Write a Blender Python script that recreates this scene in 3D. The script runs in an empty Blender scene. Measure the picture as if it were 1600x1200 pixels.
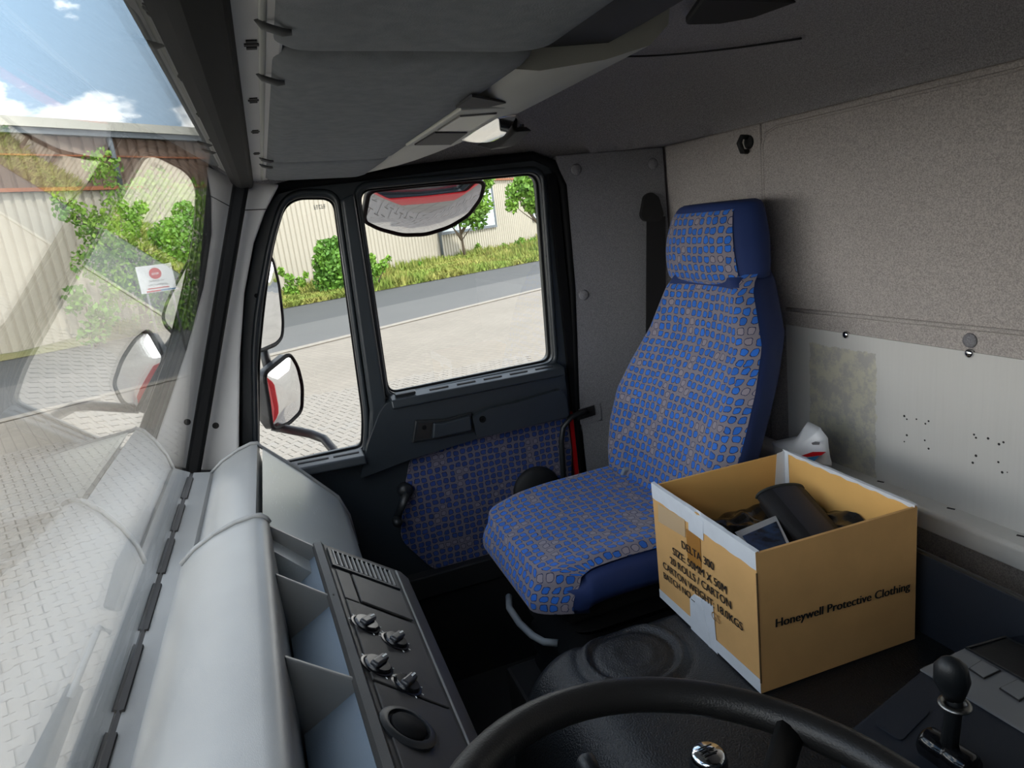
import bpy, bmesh, math, random
from mathutils import Vector, Matrix, noise
from mathutils.geometry import tessellate_polygon

random.seed(11)
sc = bpy.context.scene
COL = sc.collection
H = 2.45                                    # camera height above the yard; all cab numbers below are relative to the camera
OFF = Vector((0, 0, H))

# ------------------------------------------------------------------ camera
F = 1075.0
RW = Matrix(((-0.33593111, -0.18471915, 0.92359576),
             (-0.93417554, 0.1905594, -0.30166732),
             (-0.12027612, -0.96414001, -0.23657494)))      # picture right / down / forward -> x (to passenger side), y (ahead), z
cam = bpy.data.cameras.new('camera')
cam.sensor_width = 36.0
cam.lens = 36.0 * F / 1600.0
cam.clip_start = 0.02
cam.clip_end = 500
camo = bpy.data.objects.new('camera', cam)
COL.objects.link(camo)
m = Matrix(((RW[0][0], -RW[0][1], -RW[0][2]), (RW[1][0], -RW[1][1], -RW[1][2]), (RW[2][0], -RW[2][1], -RW[2][2]))).to_4x4()
m.translation = OFF
camo.matrix_world = m
sc.camera = camo

# ------------------------------------------------------------------ world, sun, exposure
sc.view_settings.view_transform = 'Standard'
sc.view_settings.look = 'None'
sc.view_settings.gamma = 1.0
sc.view_settings.exposure = 1.45
sc.view_settings.use_curve_mapping = False
SKY = 1.0
SUN = 1.7
w = bpy.data.worlds.new('World')
sc.world = w
w.use_nodes = True
nt = w.node_tree
nt.nodes.clear()
def wn(t, **k):
    n = nt.nodes.new(t)
    for a, b in k.items():
        setattr(n, a, b)
    return n
tc = wn('ShaderNodeTexCoord')
sep = wn('ShaderNodeSeparateXYZ')
nt.links.new(tc.outputs['Generated'], sep.inputs[0])
ramp = wn('ShaderNodeValToRGB')
nt.links.new(sep.outputs['Z'], ramp.inputs[0])
el = ramp.color_ramp.elements
el[0].position = 0.0; el[0].color = (0.36, 0.46, 0.56, 1)
el[1].position = 0.9; el[1].color = (0.12, 0.24, 0.46, 1)
e = el.new(0.35); e.color = (0.25, 0.375, 0.52, 1)
mp = wn('ShaderNodeMapping')
mp.inputs['Scale'].default_value = (1.0, 1.0, 2.2)
mp.inputs['Location'].default_value = (5.0, 11.8, 3.7)
nt.links.new(tc.outputs['Generated'], mp.inputs[0])
nz = wn('ShaderNodeTexNoise')
nz.inputs['Scale'].default_value = 3.4
nz.inputs['Detail'].default_value = 9
nz.inputs['Roughness'].default_value = 0.56
nt.links.new(mp.outputs[0], nz.inputs['Vector'])
# more cloud low over the horizon, as in the picture
mr = wn('ShaderNodeMapRange')
mr.inputs['From Min'].default_value = 0.10
mr.inputs['From Max'].default_value = 0.26
mr.inputs['To Min'].default_value = 0.24
mr.inputs['To Max'].default_value = 0.05
nt.links.new(sep.outputs['Z'], mr.inputs[0])
ad = wn('ShaderNodeMath', operation='ADD')
nt.links.new(nz.outputs['Fac'], ad.inputs[0])
nt.links.new(mr.outputs[0], ad.inputs[1])
cr = wn('ShaderNodeValToRGB')
cr.color_ramp.elements[0].position = 0.53
cr.color_ramp.elements[1].position = 0.63
nt.links.new(ad.outputs[0], cr.inputs[0])
mx = wn('ShaderNodeMix', data_type='RGBA')
nt.links.new(cr.outputs[0], mx.inputs['Factor'])
nt.links.new(ramp.outputs[0], mx.inputs['A'])
nz2 = wn('ShaderNodeTexNoise')
nz2.inputs['Scale'].default_value = 9.0
nz2.inputs['Detail'].default_value = 5
nt.links.new(mp.outputs[0], nz2.inputs['Vector'])
cs = wn('ShaderNodeValToRGB')
cs.color_ramp.elements[0].position = 0.34; cs.color_ramp.elements[0].color = (0.36, 0.36, 0.37, 1)
cs.color_ramp.elements[1].position = 0.62; cs.color_ramp.elements[1].color = (1.0, 0.96, 0.90, 1)
nt.links.new(nz2.outputs['Fac'], cs.inputs[0])
cb = wn('ShaderNodeMix', data_type='RGBA', blend_type='MULTIPLY')
cb.inputs[0].default_value = 1.0
nt.links.new(cs.outputs[0], cb.inputs['A'])
cb.inputs['B'].default_value = (2.7, 2.7, 2.7, 1)
nt.links.new(cb.outputs['Result'], mx.inputs['B'])
bg = wn('ShaderNodeBackground')
bg.inputs['Strength'].default_value = SKY
nt.links.new(mx.outputs['Result'], bg.inputs['Color'])
wo = wn('ShaderNodeOutputWorld')
nt.links.new(bg.outputs[0], wo.inputs[0])

sun = bpy.data.lights.new('sun', 'SUN')
sun.energy = SUN
sun.angle = 0.01
sun.color = (1.0, 0.95, 0.86)
suno = bpy.data.objects.new('sun', sun)
COL.objects.link(suno)
suno.location = (0, 0, 30)
suno.rotation_euler = Vector((0.50, 0.28, -0.82)).to_track_quat('-Z', 'Y').to_euler()

cy = sc.cycles
cy.use_denoising = True
cy.max_bounces = 14
cy.diffuse_bounces = 7
cy.glossy_bounces = 5
cy.transmission_bounces = 8
cy.transparent_max_bounces = 16
cy.sample_clamp_indirect = 6.0
cy.caustics_reflective = False
cy.caustics_refractive = False

# ------------------------------------------------------------------ pixel -> place
def ray(px, py):
    return RW @ Vector((px - 800.0, py - 600.0, F))
def onx(px, py, x):
    r = ray(px, py); return r * (x / r.x)
def ony(px, py, y):
    r = ray(px, py); return r * (y / r.y)
def onz(px, py, z):
    r = ray(px, py); return r * (z / r.z)
def proj(p):
    c = RW.transposed() @ Vector(p)
    return (800 + F * c.x / c.z, 600 + F * c.y / c.z) if c.z > 0.01 else (-9999, -9999)

# ------------------------------------------------------------------ materials
def lin(c):
    f = lambda v: (v / 12.92) if v <= 0.04045 else ((v + 0.055) / 1.055) ** 2.4
    return tuple(f(v / 255.0) for v in c) + (1.0,)
MATS = {}
class NB:
    """a node-tree with short helpers"""
    def __init__(self, name):
        self.m = bpy.data.materials.new(name)
        self.m.use_nodes = True
        self.t = self.m.node_tree
        self.b = self.t.nodes['Principled BSDF']
        self.out = self.t.nodes['Material Output']
    def n(self, t, ins=None, **k):
        n = self.t.nodes.new(t)
        for a, v in k.items():
            setattr(n, a, v)
        for a, v in (ins or {}).items():
            self.put(n, a, v)
        return n
    def put(self, n, a, v):
        if hasattr(v, 'is_output'):
            self.t.links.new(v, n.inputs[a])
        else:
            n.inputs[a].default_value = v
    def mix(self, fac, a, b, blend='MIX'):
        n = self.n('ShaderNodeMix', data_type='RGBA', blend_type=blend)
        self.put(n, 0, fac); self.put(n, 'A', a); self.put(n, 'B', b)
        return n.outputs['Result']
    def math(self, op, a, b=0.0, c=0.0):
        n = self.n('ShaderNodeMath', operation=op)
        self.put(n, 0, a); self.put(n, 1, b); self.put(n, 2, c)
        return n.outputs[0]
    def ramp(self, fac, stops):
        n = self.n('ShaderNodeValToRGB')
        self.put(n, 0, fac)
        e = n.color_ramp.elements
        e[0].position, e[0].color = stops[0]
        e[1].position, e[1].color = stops[-1]
        for p, c in stops[1:-1]:
            x = e.new(p); x.color = c
        return n.outputs[0]
    def noise(self, scale, detail=4, rough=0.55, coord='Object', vec=None):
        tc = self.n('ShaderNodeTexCoord')
        n = self.n('ShaderNodeTexNoise', {'Vector': vec or tc.outputs[coord], 'Scale': scale, 'Detail': detail, 'Roughness': rough})
        return n.outputs['Fac']

def mat(name, col, rough=0.6, metal=0.0, var=0.0, vscale=8.0, bump=0.0, bscale=200.0, spec=0.5, sheen=0.0, coat=0.0, col2=None):
    if name in MATS:
        return MATS[name]
    q = NB(name)
    c = lin(col)
    base = c
    if var or col2:
        d = lin(col2) if col2 else tuple(max(0, v * (1 - var)) for v in c[:3]) + (1,)
        f = q.ramp(q.noise(vscale, 6), [(0.35, (0, 0, 0, 1)), (0.65, (1, 1, 1, 1))])
        base = q.mix(f, c, d)
    q.put(q.b, 'Base Color', base)
    q.put(q.b, 'Roughness', rough)
    q.put(q.b, 'Metallic', metal)
    q.put(q.b, 'Specular IOR Level', spec)
    if sheen:
        q.put(q.b, 'Sheen Weight', sheen)
    if coat:
        q.put(q.b, 'Coat Weight', coat)
    if bump:
        bn = q.n('ShaderNodeBump', {'Height': q.noise(bscale, 2), 'Strength': bump, 'Distance': 0.002})
        q.put(q.b, 'Normal', bn.outputs[0])
    q.m.diffuse_color = c
    MATS[name] = q.m
    return q.m

def speckle(name, col, col2, scale, rough=0.95, bump=0.5):
    q = NB(name)
    f = q.ramp(q.noise(scale, 3, 0.7), [(0.36, (0, 0, 0, 1)), (0.64, (1, 1, 1, 1))])
    q.put(q.b, 'Base Color', q.mix(f, lin(col), lin(col2)))
    q.put(q.b, 'Roughness', rough)
    q.put(q.b, 'Specular IOR Level', 0.2)
    bn = q.n('ShaderNodeBump', {'Height': q.noise(scale, 2), 'Strength': bump, 'Distance': 0.002})
    q.put(q.b, 'Normal', bn.outputs[0])
    MATS[name] = q.m
    return q.m

def glass(name, tint=(0.97, 0.98, 0.975), f0=0.04):
    """a clear pane: passes light straight, mirrors by angle on each face"""
    q = NB(name)
    g = q.n('ShaderNodeNewGeometry')
    dt = q.n('ShaderNodeVectorMath', operation='DOT_PRODUCT')
    q.put(dt, 0, g.outputs['Normal']); q.put(dt, 1, g.outputs['Incoming'])
    c = q.math('ABSOLUTE', dt.outputs['Value'])
    k = q.math('POWER', q.math('SUBTRACT', 1.0, c), 5.0)
    fr = q.math('MULTIPLY_ADD', k, 1.0 - f0, f0)
    tr = q.n('ShaderNodeBsdfTransparent', {'Color': tint + (1,)})
    gl = q.n('ShaderNodeBsdfGlossy', {'Color': (1, 1, 1, 1), 'Roughness': 0.0})
    ms = q.n('ShaderNodeMixShader', {0: fr})
    q.t.links.new(tr.outputs[0], ms.inputs[1]); q.t.links.new(gl.outputs[0], ms.inputs[2])
    q.t.links.new(ms.outputs[0], q.out.inputs[0])
    MATS[name] = q.m
    return q.m

def seat_fabric(name, base, blue, dark, pitch=0.0225):
    """grey cloth woven with rows of small blue lozenges, some only outlined"""
    q = NB(name)
    tc = q.n('ShaderNodeTexCoord')
    mp = q.n('ShaderNodeMapping', {'Vector': tc.outputs['UV'], 'Scale': (1 / pitch, 1 / (pitch * 0.95), 1)})
    wob = q.n('ShaderNodeTexNoise', {'Vector': mp.outputs[0], 'Scale': 1.3, 'Detail': 2}, noise_dimensions='2D')
    wv = q.n('ShaderNodeVectorMath', operation='MULTIPLY_ADD')
    q.put(wv, 0, wob.outputs['Color']); q.put(wv, 1, (0.36, 0.36, 0)); q.put(wv, 2, mp.outputs[0])
    vo = q.n('ShaderNodeTexVoronoi', {'Vector': wv.outputs[0], 'Scale': 1.0, 'Randomness': 0.2}, voronoi_dimensions='2D', distance='MINKOWSKI')
    vo.inputs['Exponent'].default_value = 3.2
    d = vo.outputs['Distance']
    inside = q.math('LESS_THAN', d, 0.385)
    core = q.math('LESS_THAN', d, 0.325)
    # some cells only outlined, in little groups
    grp = q.n('ShaderNodeTexNoise', {'Vector': vo.outputs['Position'], 'Scale': 0.37, 'Detail': 1}, noise_dimensions='2D')
    hollow = q.math('GREATER_THAN', grp.outputs['Fac'], 0.655)
    wn_ = q.n('ShaderNodeTexWhiteNoise', {'Vector': vo.outputs['Position']}, noise_dimensions='2D')
    b2 = q.mix(wn_.outputs['Value'], lin(blue), tuple(v * 0.72 for v in lin(blue)[:3]) + (1,))
    fill = q.mix(hollow, b2, tuple(v * 1.25 for v in lin(base)[:3]) + (1,))
    ring = q.mix(core, lin(dark), fill)
    weave = q.noise(900, 2)
    bb = q.mix(weave, tuple(v * 0.75 for v in lin(base)[:3]) + (1,), tuple(v * 1.25 for v in lin(base)[:3]) + (1,))
    q.put(q.b, 'Base Color', q.mix(inside, bb, ring))
    q.put(q.b, 'Roughness', 0.9)
    q.put(q.b, 'Sheen Weight', 0.15)
    bn = q.n('ShaderNodeBump', {'Height': weave, 'Strength': 0.4, 'Distance': 0.001})
    q.put(q.b, 'Normal', bn.outputs[0])
    MATS[name] = q.m
    return q.m

M = {}
M['liner'] = speckle('grey_foam_liner', (192, 186, 182), (146, 141, 139), 420, bump=0.35)
M['roofliner'] = speckle('grey_roof_liner', (170, 168, 172), (126, 125, 129), 420, bump=0.35)
M['pillar'] = speckle('pillar_foam_liner', (146, 146, 150), (112, 112, 118), 420, bump=0.35)
M['black'] = mat('black_plastic', (30, 33, 36), 0.42, var=0.2, bump=0.12, bscale=700)
M['black_matt'] = mat('black_matt_plastic', (22, 23, 25), 0.65, bump=0.2, bscale=600)
M['rubber'] = mat('black_rubber', (12, 13, 15), 0.7, spec=0.15)
M['door_plastic'] = mat('door_plastic', (46, 52, 57), 0.36, var=0.12, bump=0.1, bscale=900)
M['dash'] = mat('dash_plastic', (146, 147, 146), 0.36, var=0.12, vscale=5, bump=0.12, bscale=900)
M['dash_lid'] = None
M['dash_dark'] = mat('dash_dark_plastic', (58, 57, 56), 0.48, var=0.12, vscale=14, bump=0.15, bscale=900)
M['bin'] = mat('bin_plastic', (112, 126, 140), 0.55, bump=0.2, bscale=900)  # blue of the skylight falling into the bins is put into this colour
M['visor'] = mat('visor_cloth', (132, 137, 143), 0.9, var=0.15, vscale=60, bump=0.2, bscale=700, spec=0.2)
M['console'] = mat('console_plastic', (184, 186, 180), 0.6, var=0.06, bump=0.1, bscale=600)
M['consoledark'] = mat('console_recess', (40, 41, 44), 0.7)
M['pillar_paint'] = mat('pillar_paint', (206, 206, 206), 0.6, var=0.06, bump=0.1, bscale=500)
M['white_steel'] = mat('white_steel', (226, 224, 220), 0.45, var=0.06, vscale=20)
M['navy'] = mat('navy_vinyl', (24, 48, 102), 0.75, var=0.1, bump=0.15, bscale=900)
M['navy2'] = mat('navy_trim', (28, 35, 47), 0.7, bump=0.25, bscale=800)
M['engine'] = mat('engine_cover_plastic', (27, 30, 34), 0.34, bump=0.9, bscale=330)
M['chrome'] = mat('chrome', (225, 228, 230), 0.12, 1.0)
M['steel'] = mat('steel', (150, 150, 148), 0.35, 1.0)
M['mirror'] = mat('mirror_glass', (225, 228, 232), 0.02, 1.0)
M['red'] = mat('red_paint', (190, 24, 30), 0.3, coat=0.4)
M['belt'] = mat('belt_webbing', (22, 22, 25), 0.85, bump=0.3, bscale=800)
M['grey_strap'] = mat('grey_buckle', (140, 146, 150), 0.5)
M['glass'] = glass('window_glass')
M['screenglass'] = glass('windscreen_glass', (0.98, 0.99, 0.985), 0.045)
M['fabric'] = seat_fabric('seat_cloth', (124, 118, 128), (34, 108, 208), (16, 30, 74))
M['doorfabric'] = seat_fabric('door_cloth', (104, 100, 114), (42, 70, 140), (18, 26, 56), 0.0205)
M['card'] = mat('cardboard', (222, 176, 116), 0.88, var=0.1, vscale=12, bump=0.08, bscale=150, spec=0.2)
M['card_in'] = mat('cardboard_inside', (232, 184, 112), 0.88, var=0.08, vscale=9, spec=0.2)
M['tape'] = mat('white_tape', (222, 228, 236), 0.4, var=0.06, vscale=30)
M['cleartape'] = mat('clear_tape', (206, 178, 138), 0.3)
M['browntape'] = mat('brown_tape', (176, 124, 58), 0.35)
M['ink'] = mat('ink', (22, 20, 20), 0.7)
M['white'] = mat('white_print', (225, 228, 228), 0.6)

def lid_mat():
    q = NB('scratched_lid')
    tc = q.n('ShaderNodeTexCoord')
    mp = q.n('ShaderNodeMapping', {'Vector': tc.outputs['Object'], 'Scale': (14, 90, 90), 'Rotation': (0.3, 0.2, 0.5)})
    s = q.n('ShaderNodeTexNoise', {'Vector': mp.outputs[0], 'Scale': 3, 'Detail': 8, 'Roughness': 0.7})
    sc1 = q.ramp(s.outputs['Fac'], [(0.56, (0, 0, 0, 1)), (0.68, (1, 1, 1, 1))])
    big = q.ramp(q.noise(9, 4), [(0.45, (0, 0, 0, 1)), (0.62, (1, 1, 1, 1))])
    f = q.math('MULTIPLY', q.math('MULTIPLY', sc1, big), 0.5)
    st = q.ramp(q.noise(16, 8, 0.75), [(0.62, (0, 0, 0, 1)), (0.72, (1, 1, 1, 1))])
    c = q.mix(f, lin((164, 170, 171)), lin((206, 211, 213)))
    c = q.mix(q.math('MULTIPLY', st, 0.5), c, lin((170, 160, 120)))
    q.put(q.b, 'Base Color', c)
    q.put(q.b, 'Roughness', 0.3)
    return q.m
M['dash_lid'] = lid_mat()

def plate_mat():
    """dull sheet aluminium with the grey-green film of an old label on part of it"""
    q = NB('sheet_aluminium')
    tc = q.n('ShaderNodeTexCoord')
    mp = q.n('ShaderNodeMapping', {'Vector': tc.outputs['Object'], 'Scale': (30, 30, 1.2)})
    br = q.n('ShaderNodeTexNoise', {'Vector': mp.outputs[0], 'Scale': 6, 'Detail': 5})
    base = q.mix(br.outputs['Fac'], lin((206, 206, 204)), lin((214, 214, 212)))
    sx = q.n('ShaderNodeSeparateXYZ', {0: tc.outputs['Object']})
    # old label area: x 1.05 .. 1.30 (object coordinates are the cab's), ragged
    rag = q.math('MULTIPLY_ADD', q.noise(30, 6, 0.7), 0.03, -0.015)
    x = q.math('ADD', sx.outputs['X'], rag)
    ina = q.math('MULTIPLY', q.math('GREATER_THAN', x, 1.093), q.math('LESS_THAN', x, 1.285))
    zz = q.math('ADD', sx.outputs['Z'], rag)
    ina = q.math('MULTIPLY', ina, q.math('MULTIPLY', q.math('LESS_THAN', zz, -0.375), q.math('GREATER_THAN', zz, -0.66)))
    bl = q.ramp(q.noise(24, 8, 0.72), [(0.44, (0, 0, 0, 1)), (0.56, (1, 1, 1, 1))])
    film = q.mix(bl, lin((182, 181, 178)), lin((206, 204, 188)))
    q.put(q.b, 'Base Color', q.mix(ina, base, film))
    q.put(q.b, 'Metallic', 0.0)
    q.put(q.b, 'Roughness', 0.42)
    return q.m
M['plate'] = plate_mat()

# ------------------------------------------------------------------ mesh builder
class MB:
    def __init__(self):
        self.v = []; self.f = []; self.uv = []
    def add(self, vs, fs, uvs=None):
        o = len(self.v)
        self.v += [Vector(p) for p in vs]
        self.f += [tuple(i + o for i in f) for f in fs]
        self.uv += list(uvs) if uvs else [(0, 0)] * len(vs)
        return self
    def box(self, a, b):
        (x0, y0, z0), (x1, y1, z1) = a, b
        x0, x1 = min(x0, x1), max(x0, x1); y0, y1 = min(y0, y1), max(y0, y1); z0, z1 = min(z0, z1), max(z0, z1)
        vs = [(x0, y0, z0), (x1, y0, z0), (x1, y1, z0), (x0, y1, z0), (x0, y0, z1), (x1, y0, z1), (x1, y1, z1), (x0, y1, z1)]
        return self.add(vs, [(0, 3, 2, 1), (4, 5, 6, 7), (0, 1, 5, 4), (1, 2, 6, 5), (2, 3, 7, 6), (3, 0, 4, 7)])
    def obox(self, c, ax, ay, az, hx, hy, hz):
        """box with its own axes and half sizes"""
        c = Vector(c); ax, ay, az = Vector(ax).normalized() * hx, Vector(ay).normalized() * hy, Vector(az).normalized() * hz
        vs = [c + ax * i + ay * j + az * k for k in (-1, 1) for i, j in ((-1, -1), (1, -1), (1, 1), (-1, 1))]
        return self.add(vs, [(0, 3, 2, 1), (4, 5, 6, 7), (0, 1, 5, 4), (1, 2, 6, 5), (2, 3, 7, 6), (3, 0, 4, 7)])
    def prism(self, poly, vec, uvf=None):
        """closed polygon (3d points) pushed along vec"""
        n = len(poly); vec = Vector(vec)
        P = [Vector(p) for p in poly]
        tris = tessellate_polygon([P])
        vs = P + [p + vec for p in P]
        fs = [tuple(t) for t in tris] + [tuple(i + n for i in reversed(t)) for t in tris]
        fs += [(i, (i + 1) % n, (i + 1) % n + n, i + n) for i in range(n)]
        return self.add(vs, fs, [uvf(p) for p in vs] if uvf else None)
    def holed(self, outer, holes, vec):
        loops = [[Vector(p) for p in outer]] + [[Vector(p) for p in h] for h in holes]
        vec = Vector(vec)
        tris = tessellate_polygon(loops)
        flat = [p for l in loops for p in l]
        n = len(flat)
        fs = [tuple(t) for t in tris] + [tuple(i + n for i in reversed(t)) for t in tris]
        o = 0
        for l in loops:
            k = len(l)
            fs += [(o + i, o + (i + 1) % k, o + (i + 1) % k + n, o + i + n) for i in range(k)]
            o += k
        return self.add(flat + [p + vec for p in flat], fs)
    def grid(self, fn, nu, nv, uvf=None, flip=False):
        vs = []; uv = []
        for j in range(nv + 1):
            for i in range(nu + 1):
                p = fn(i / nu, j / nv)
                vs.append(p)
                uv.append(uvf(i / nu, j / nv) if uvf else (i / nu, j / nv))
        r = nu + 1
        fs = [(j * r + i, j * r + i + 1, (j + 1) * r + i + 1, (j + 1) * r + i) for j in range(nv) for i in range(nu)]
        if flip:
            fs = [tuple(reversed(f)) for f in fs]
        return self.add(vs, fs, uv)
    def cloth(self, fn, nu, nv, o=(0.0, 0.0)):
        """grid whose uv runs in metres along the surface, so that a pattern keeps its size"""
        P = [[Vector(fn(i / nu, j / nv)) for i in range(nu + 1)] for j in range(nv + 1)]
        c = nu // 2
        vv_ = [0.0]
        for j in range(nv):
            vv_.append(vv_[-1] + (P[j + 1][c] - P[j][c]).length)
        uv = []
        for j in range(nv + 1):
            us = [0.0]
            for i in range(nu):
                us.append(us[-1] + (P[j][i + 1] - P[j][i]).length)
            uv += [(o[0] + us[i] - us[c], o[1] + vv_[j]) for i in range(nu + 1)]
        r = nu + 1
        fs = [(j * r + i, j * r + i + 1, (j + 1) * r + i + 1, (j + 1) * r + i) for j in range(nv) for i in range(nu)]
        return self.add([p for row in P for p in row], fs, uv)
    def loft(self, rings, cap=True, closed=True):
        n = len(rings[0]); vs = [p for r in rings for p in r]
        fs = []
        for j in range(len(rings) - 1):
            for i in range(n if closed else n - 1):
                fs.append((j * n + i, j * n + (i + 1) % n, (j + 1) * n + (i + 1) % n, (j + 1) * n + i))
        if cap and closed:
            fs.append(tuple(range(n - 1, -1, -1)))
            fs.append(tuple((len(rings) - 1) * n + i for i in range(n)))
        return self.add(vs, fs)
    def tube(self, path, r, n=10, closed=False, flat=1.0):
        P = [Vector(p) for p in path]; k = len(P)
        rr = r if isinstance(r, (list, tuple)) else [r] * k
        rings = []
        ref = None
        for i in range(k):
            a = P[i - 1] if (i or closed) else P[i]
            b = P[(i + 1) % k] if (i < k - 1 or closed) else P[i]
            t = (b - a).normalized()
            if ref is None:
                ref = t.orthogonal().normalized()
            u = (ref - t * ref.dot(t)).normalized(); ref = u
            v = t.cross(u)
            rings.append([P[i] + u * math.cos(2 * math.pi * s / n) * rr[i] + v * math.sin(2 * math.pi * s / n) * rr[i] * flat for s in range(n)])
        if closed:
            return self.loft(rings + [rings[0]], cap=False)
        return self.loft(rings)
    def lathe(self, c, axis, prof, n=24):
        """prof: (radius, along axis)"""
        c = Vector(c); a = Vector(axis).normalized(); u = a.orthogonal().normalized(); v = a.cross(u)
        rings = [[c + a * h + (u * math.cos(2 * math.pi * s / n) + v * math.sin(2 * math.pi * s / n)) * max(r, 1e-4) for s in range(n)] for r, h in prof]
        return self.loft(rings)

BASE = {}
def finish(o, kw):
    if kw.get('smooth'):
        for p in o.data.polygons:
            p.use_smooth = True
    if kw.get('auto'):
        ang = math.radians(kw['auto'])
        for p in o.data.polygons:
            p.use_smooth = True
        bm = bmesh.new(); bm.from_mesh(o.data)
        for e in bm.edges:
            if len(e.link_faces) == 2 and e.calc_face_angle(0) > ang:
                e.smooth = False
        bm.to_mesh(o.data); bm.free()
    if kw.get('bevel'):
        b = o.modifiers.new('bevel', 'BEVEL')
        b.width = kw['bevel']; b.segments = kw.get('seg', 2); b.limit_method = 'ANGLE'; b.angle_limit = math.radians(kw.get('blim', 35))
    if kw.get('sub'):
        s = o.modifiers.new('subsurf', 'SUBSURF'); s.levels = kw['sub']; s.render_levels = kw['sub']

def build(name, mb, material, parent=None, **kw):
    """one mesh object; its points are given in cab coordinates"""
    me = bpy.data.meshes.new(name)
    base = BASE[parent.name] if parent else kw.get('origin')
    if base is None:
        lo = Vector((min(p.x for p in mb.v), min(p.y for p in mb.v), min(p.z for p in mb.v)))
        hi = Vector((max(p.x for p in mb.v), max(p.y for p in mb.v), max(p.z for p in mb.v)))
        base = Vector(((lo.x + hi.x) / 2, (lo.y + hi.y) / 2, lo.z))
    base = Vector(base)
    me.from_pydata([p - base for p in mb.v], [], mb.f)
    bm = bmesh.new(); bm.from_mesh(me)
    if not kw.get('keep'):
        bmesh.ops.recalc_face_normals(bm, faces=bm.faces)
    bm.to_mesh(me); bm.free()
    uvl = me.uv_layers.new(name='UVMap')
    li = [0] * len(me.loops)
    me.loops.foreach_get('vertex_index', li)
    fl = [0.0] * (2 * len(li))
    for i, k in enumerate(li):
        fl[2 * i], fl[2 * i + 1] = mb.uv[k]
    uvl.data.foreach_set('uv', fl)
    me.materials.append(material)
    o = bpy.data.objects.new(name, me)
    COL.objects.link(o)
    if parent:
        o.parent = parent
    else:
        o.location = base + OFF
    BASE[o.name] = base
    finish(o, kw)
    if kw.get('label'):
        o['label'] = kw['label']
    return o

def thing(name, label, cat, loc, group=None, kind=None):
    o = bpy.data.objects.new(name, None)
    o.empty_display_size = 0.05
    COL.objects.link(o)
    o.location = Vector(loc) + OFF
    BASE[o.name] = Vector(loc)
    tag(o, label, cat, group, kind)
    return o
def tag(o, label=None, cat=None, group=None, kind=None):
    if label: o['label'] = label
    if cat: o['category'] = cat
    if group: o['group'] = group
    if kind: o['kind'] = kind
    return o
def struct(name, mb, material, label, **kw):
    cat = kw.pop('cat', None)
    o = build(name, mb, material, **kw)
    tag(o, label, cat or name.split('_')[0], kind='structure')
    return o

def rounded(pts, radii, seg=6):
    """round the corners of a closed outline of 3d points"""
    n = len(pts); out = []
    for i in range(n):
        p = Vector(pts[i]); a = Vector(pts[i - 1]); b = Vector(pts[(i + 1) % n])
        r = radii[i] if isinstance(radii, (list, tuple)) else radii
        if r <= 0:
            out.append(p); continue
        u = (a - p); v = (b - p)
        d = min(r, u.length * 0.48, v.length * 0.48)
        p0 = p + u.normalized() * d; p1 = p + v.normalized() * d
        for s in range(seg + 1):
            t = s / seg
            out.append(p0 * (1 - t) ** 2 + p * 2 * t * (1 - t) + p1 * t * t)
    return out

def text_on(name, s, p0, p1, normal, material, parent, lift=0.0006, bold=0.0, hscale=1.0, heavy=0.0):
    """flat lettering whose base line runs from p0 to p1"""
    cu = bpy.data.curves.new('t', 'FONT'); cu.body = s; cu.size = 1.0; cu.offset = bold; cu.resolution_u = 3
    ob = bpy.data.objects.new('t', cu); COL.objects.link(ob)
    dg = bpy.context.evaluated_depsgraph_get()
    me = bpy.data.meshes.new_from_object(ob.evaluated_get(dg))
    bpy.data.objects.remove(ob); bpy.data.curves.remove(cu)
    xs = [v.co.x for v in me.vertices]
    x0, x1 = min(xs), max(xs)
    p0 = Vector(p0); p1 = Vector(p1); d = (p1 - p0); k = d.length / (x1 - x0); d.normalize()
    nrm = Vector(normal).normalized(); up = nrm.cross(d).normalized()
    mb = MB()
    for n_, sh in enumerate((0.0, -heavy, heavy) if heavy else (0.0,)):
        mb.add([p0 + d * ((v.co.x - x0) * k + sh * k) + up * v.co.y * k * hscale + nrm * (lift + .00006 * n_) for v in me.vertices], [tuple(p.vertices) for p in me.polygons])
    bpy.data.meshes.remove(me)
    return build(name, mb, material, parent, keep=True)

# ================================================================== the yard outside
G = -H
def gp(x, y, z=0.0):
    return Vector((x, y, G + z))
FA = onz(0, 562, G); FB = onz(688, 412, G)
FD = (FB - FA).normalized(); FN = Vector((-FD.y, FD.x, 0)) * -1          # along the hall front; towards the yard
def onf(px, py):
    n = FN; r = ray(px, py); return r * (FA.dot(n) / r.dot(n))
RD = (onz(846, 450, G) - onz(399, 559, G)).normalized()                  # along the road
RE0 = onz(399, 559, G)                                                   # yard edge of the road
RG0 = onz(436, 484, G)                                                   # verge edge of the road

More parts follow.
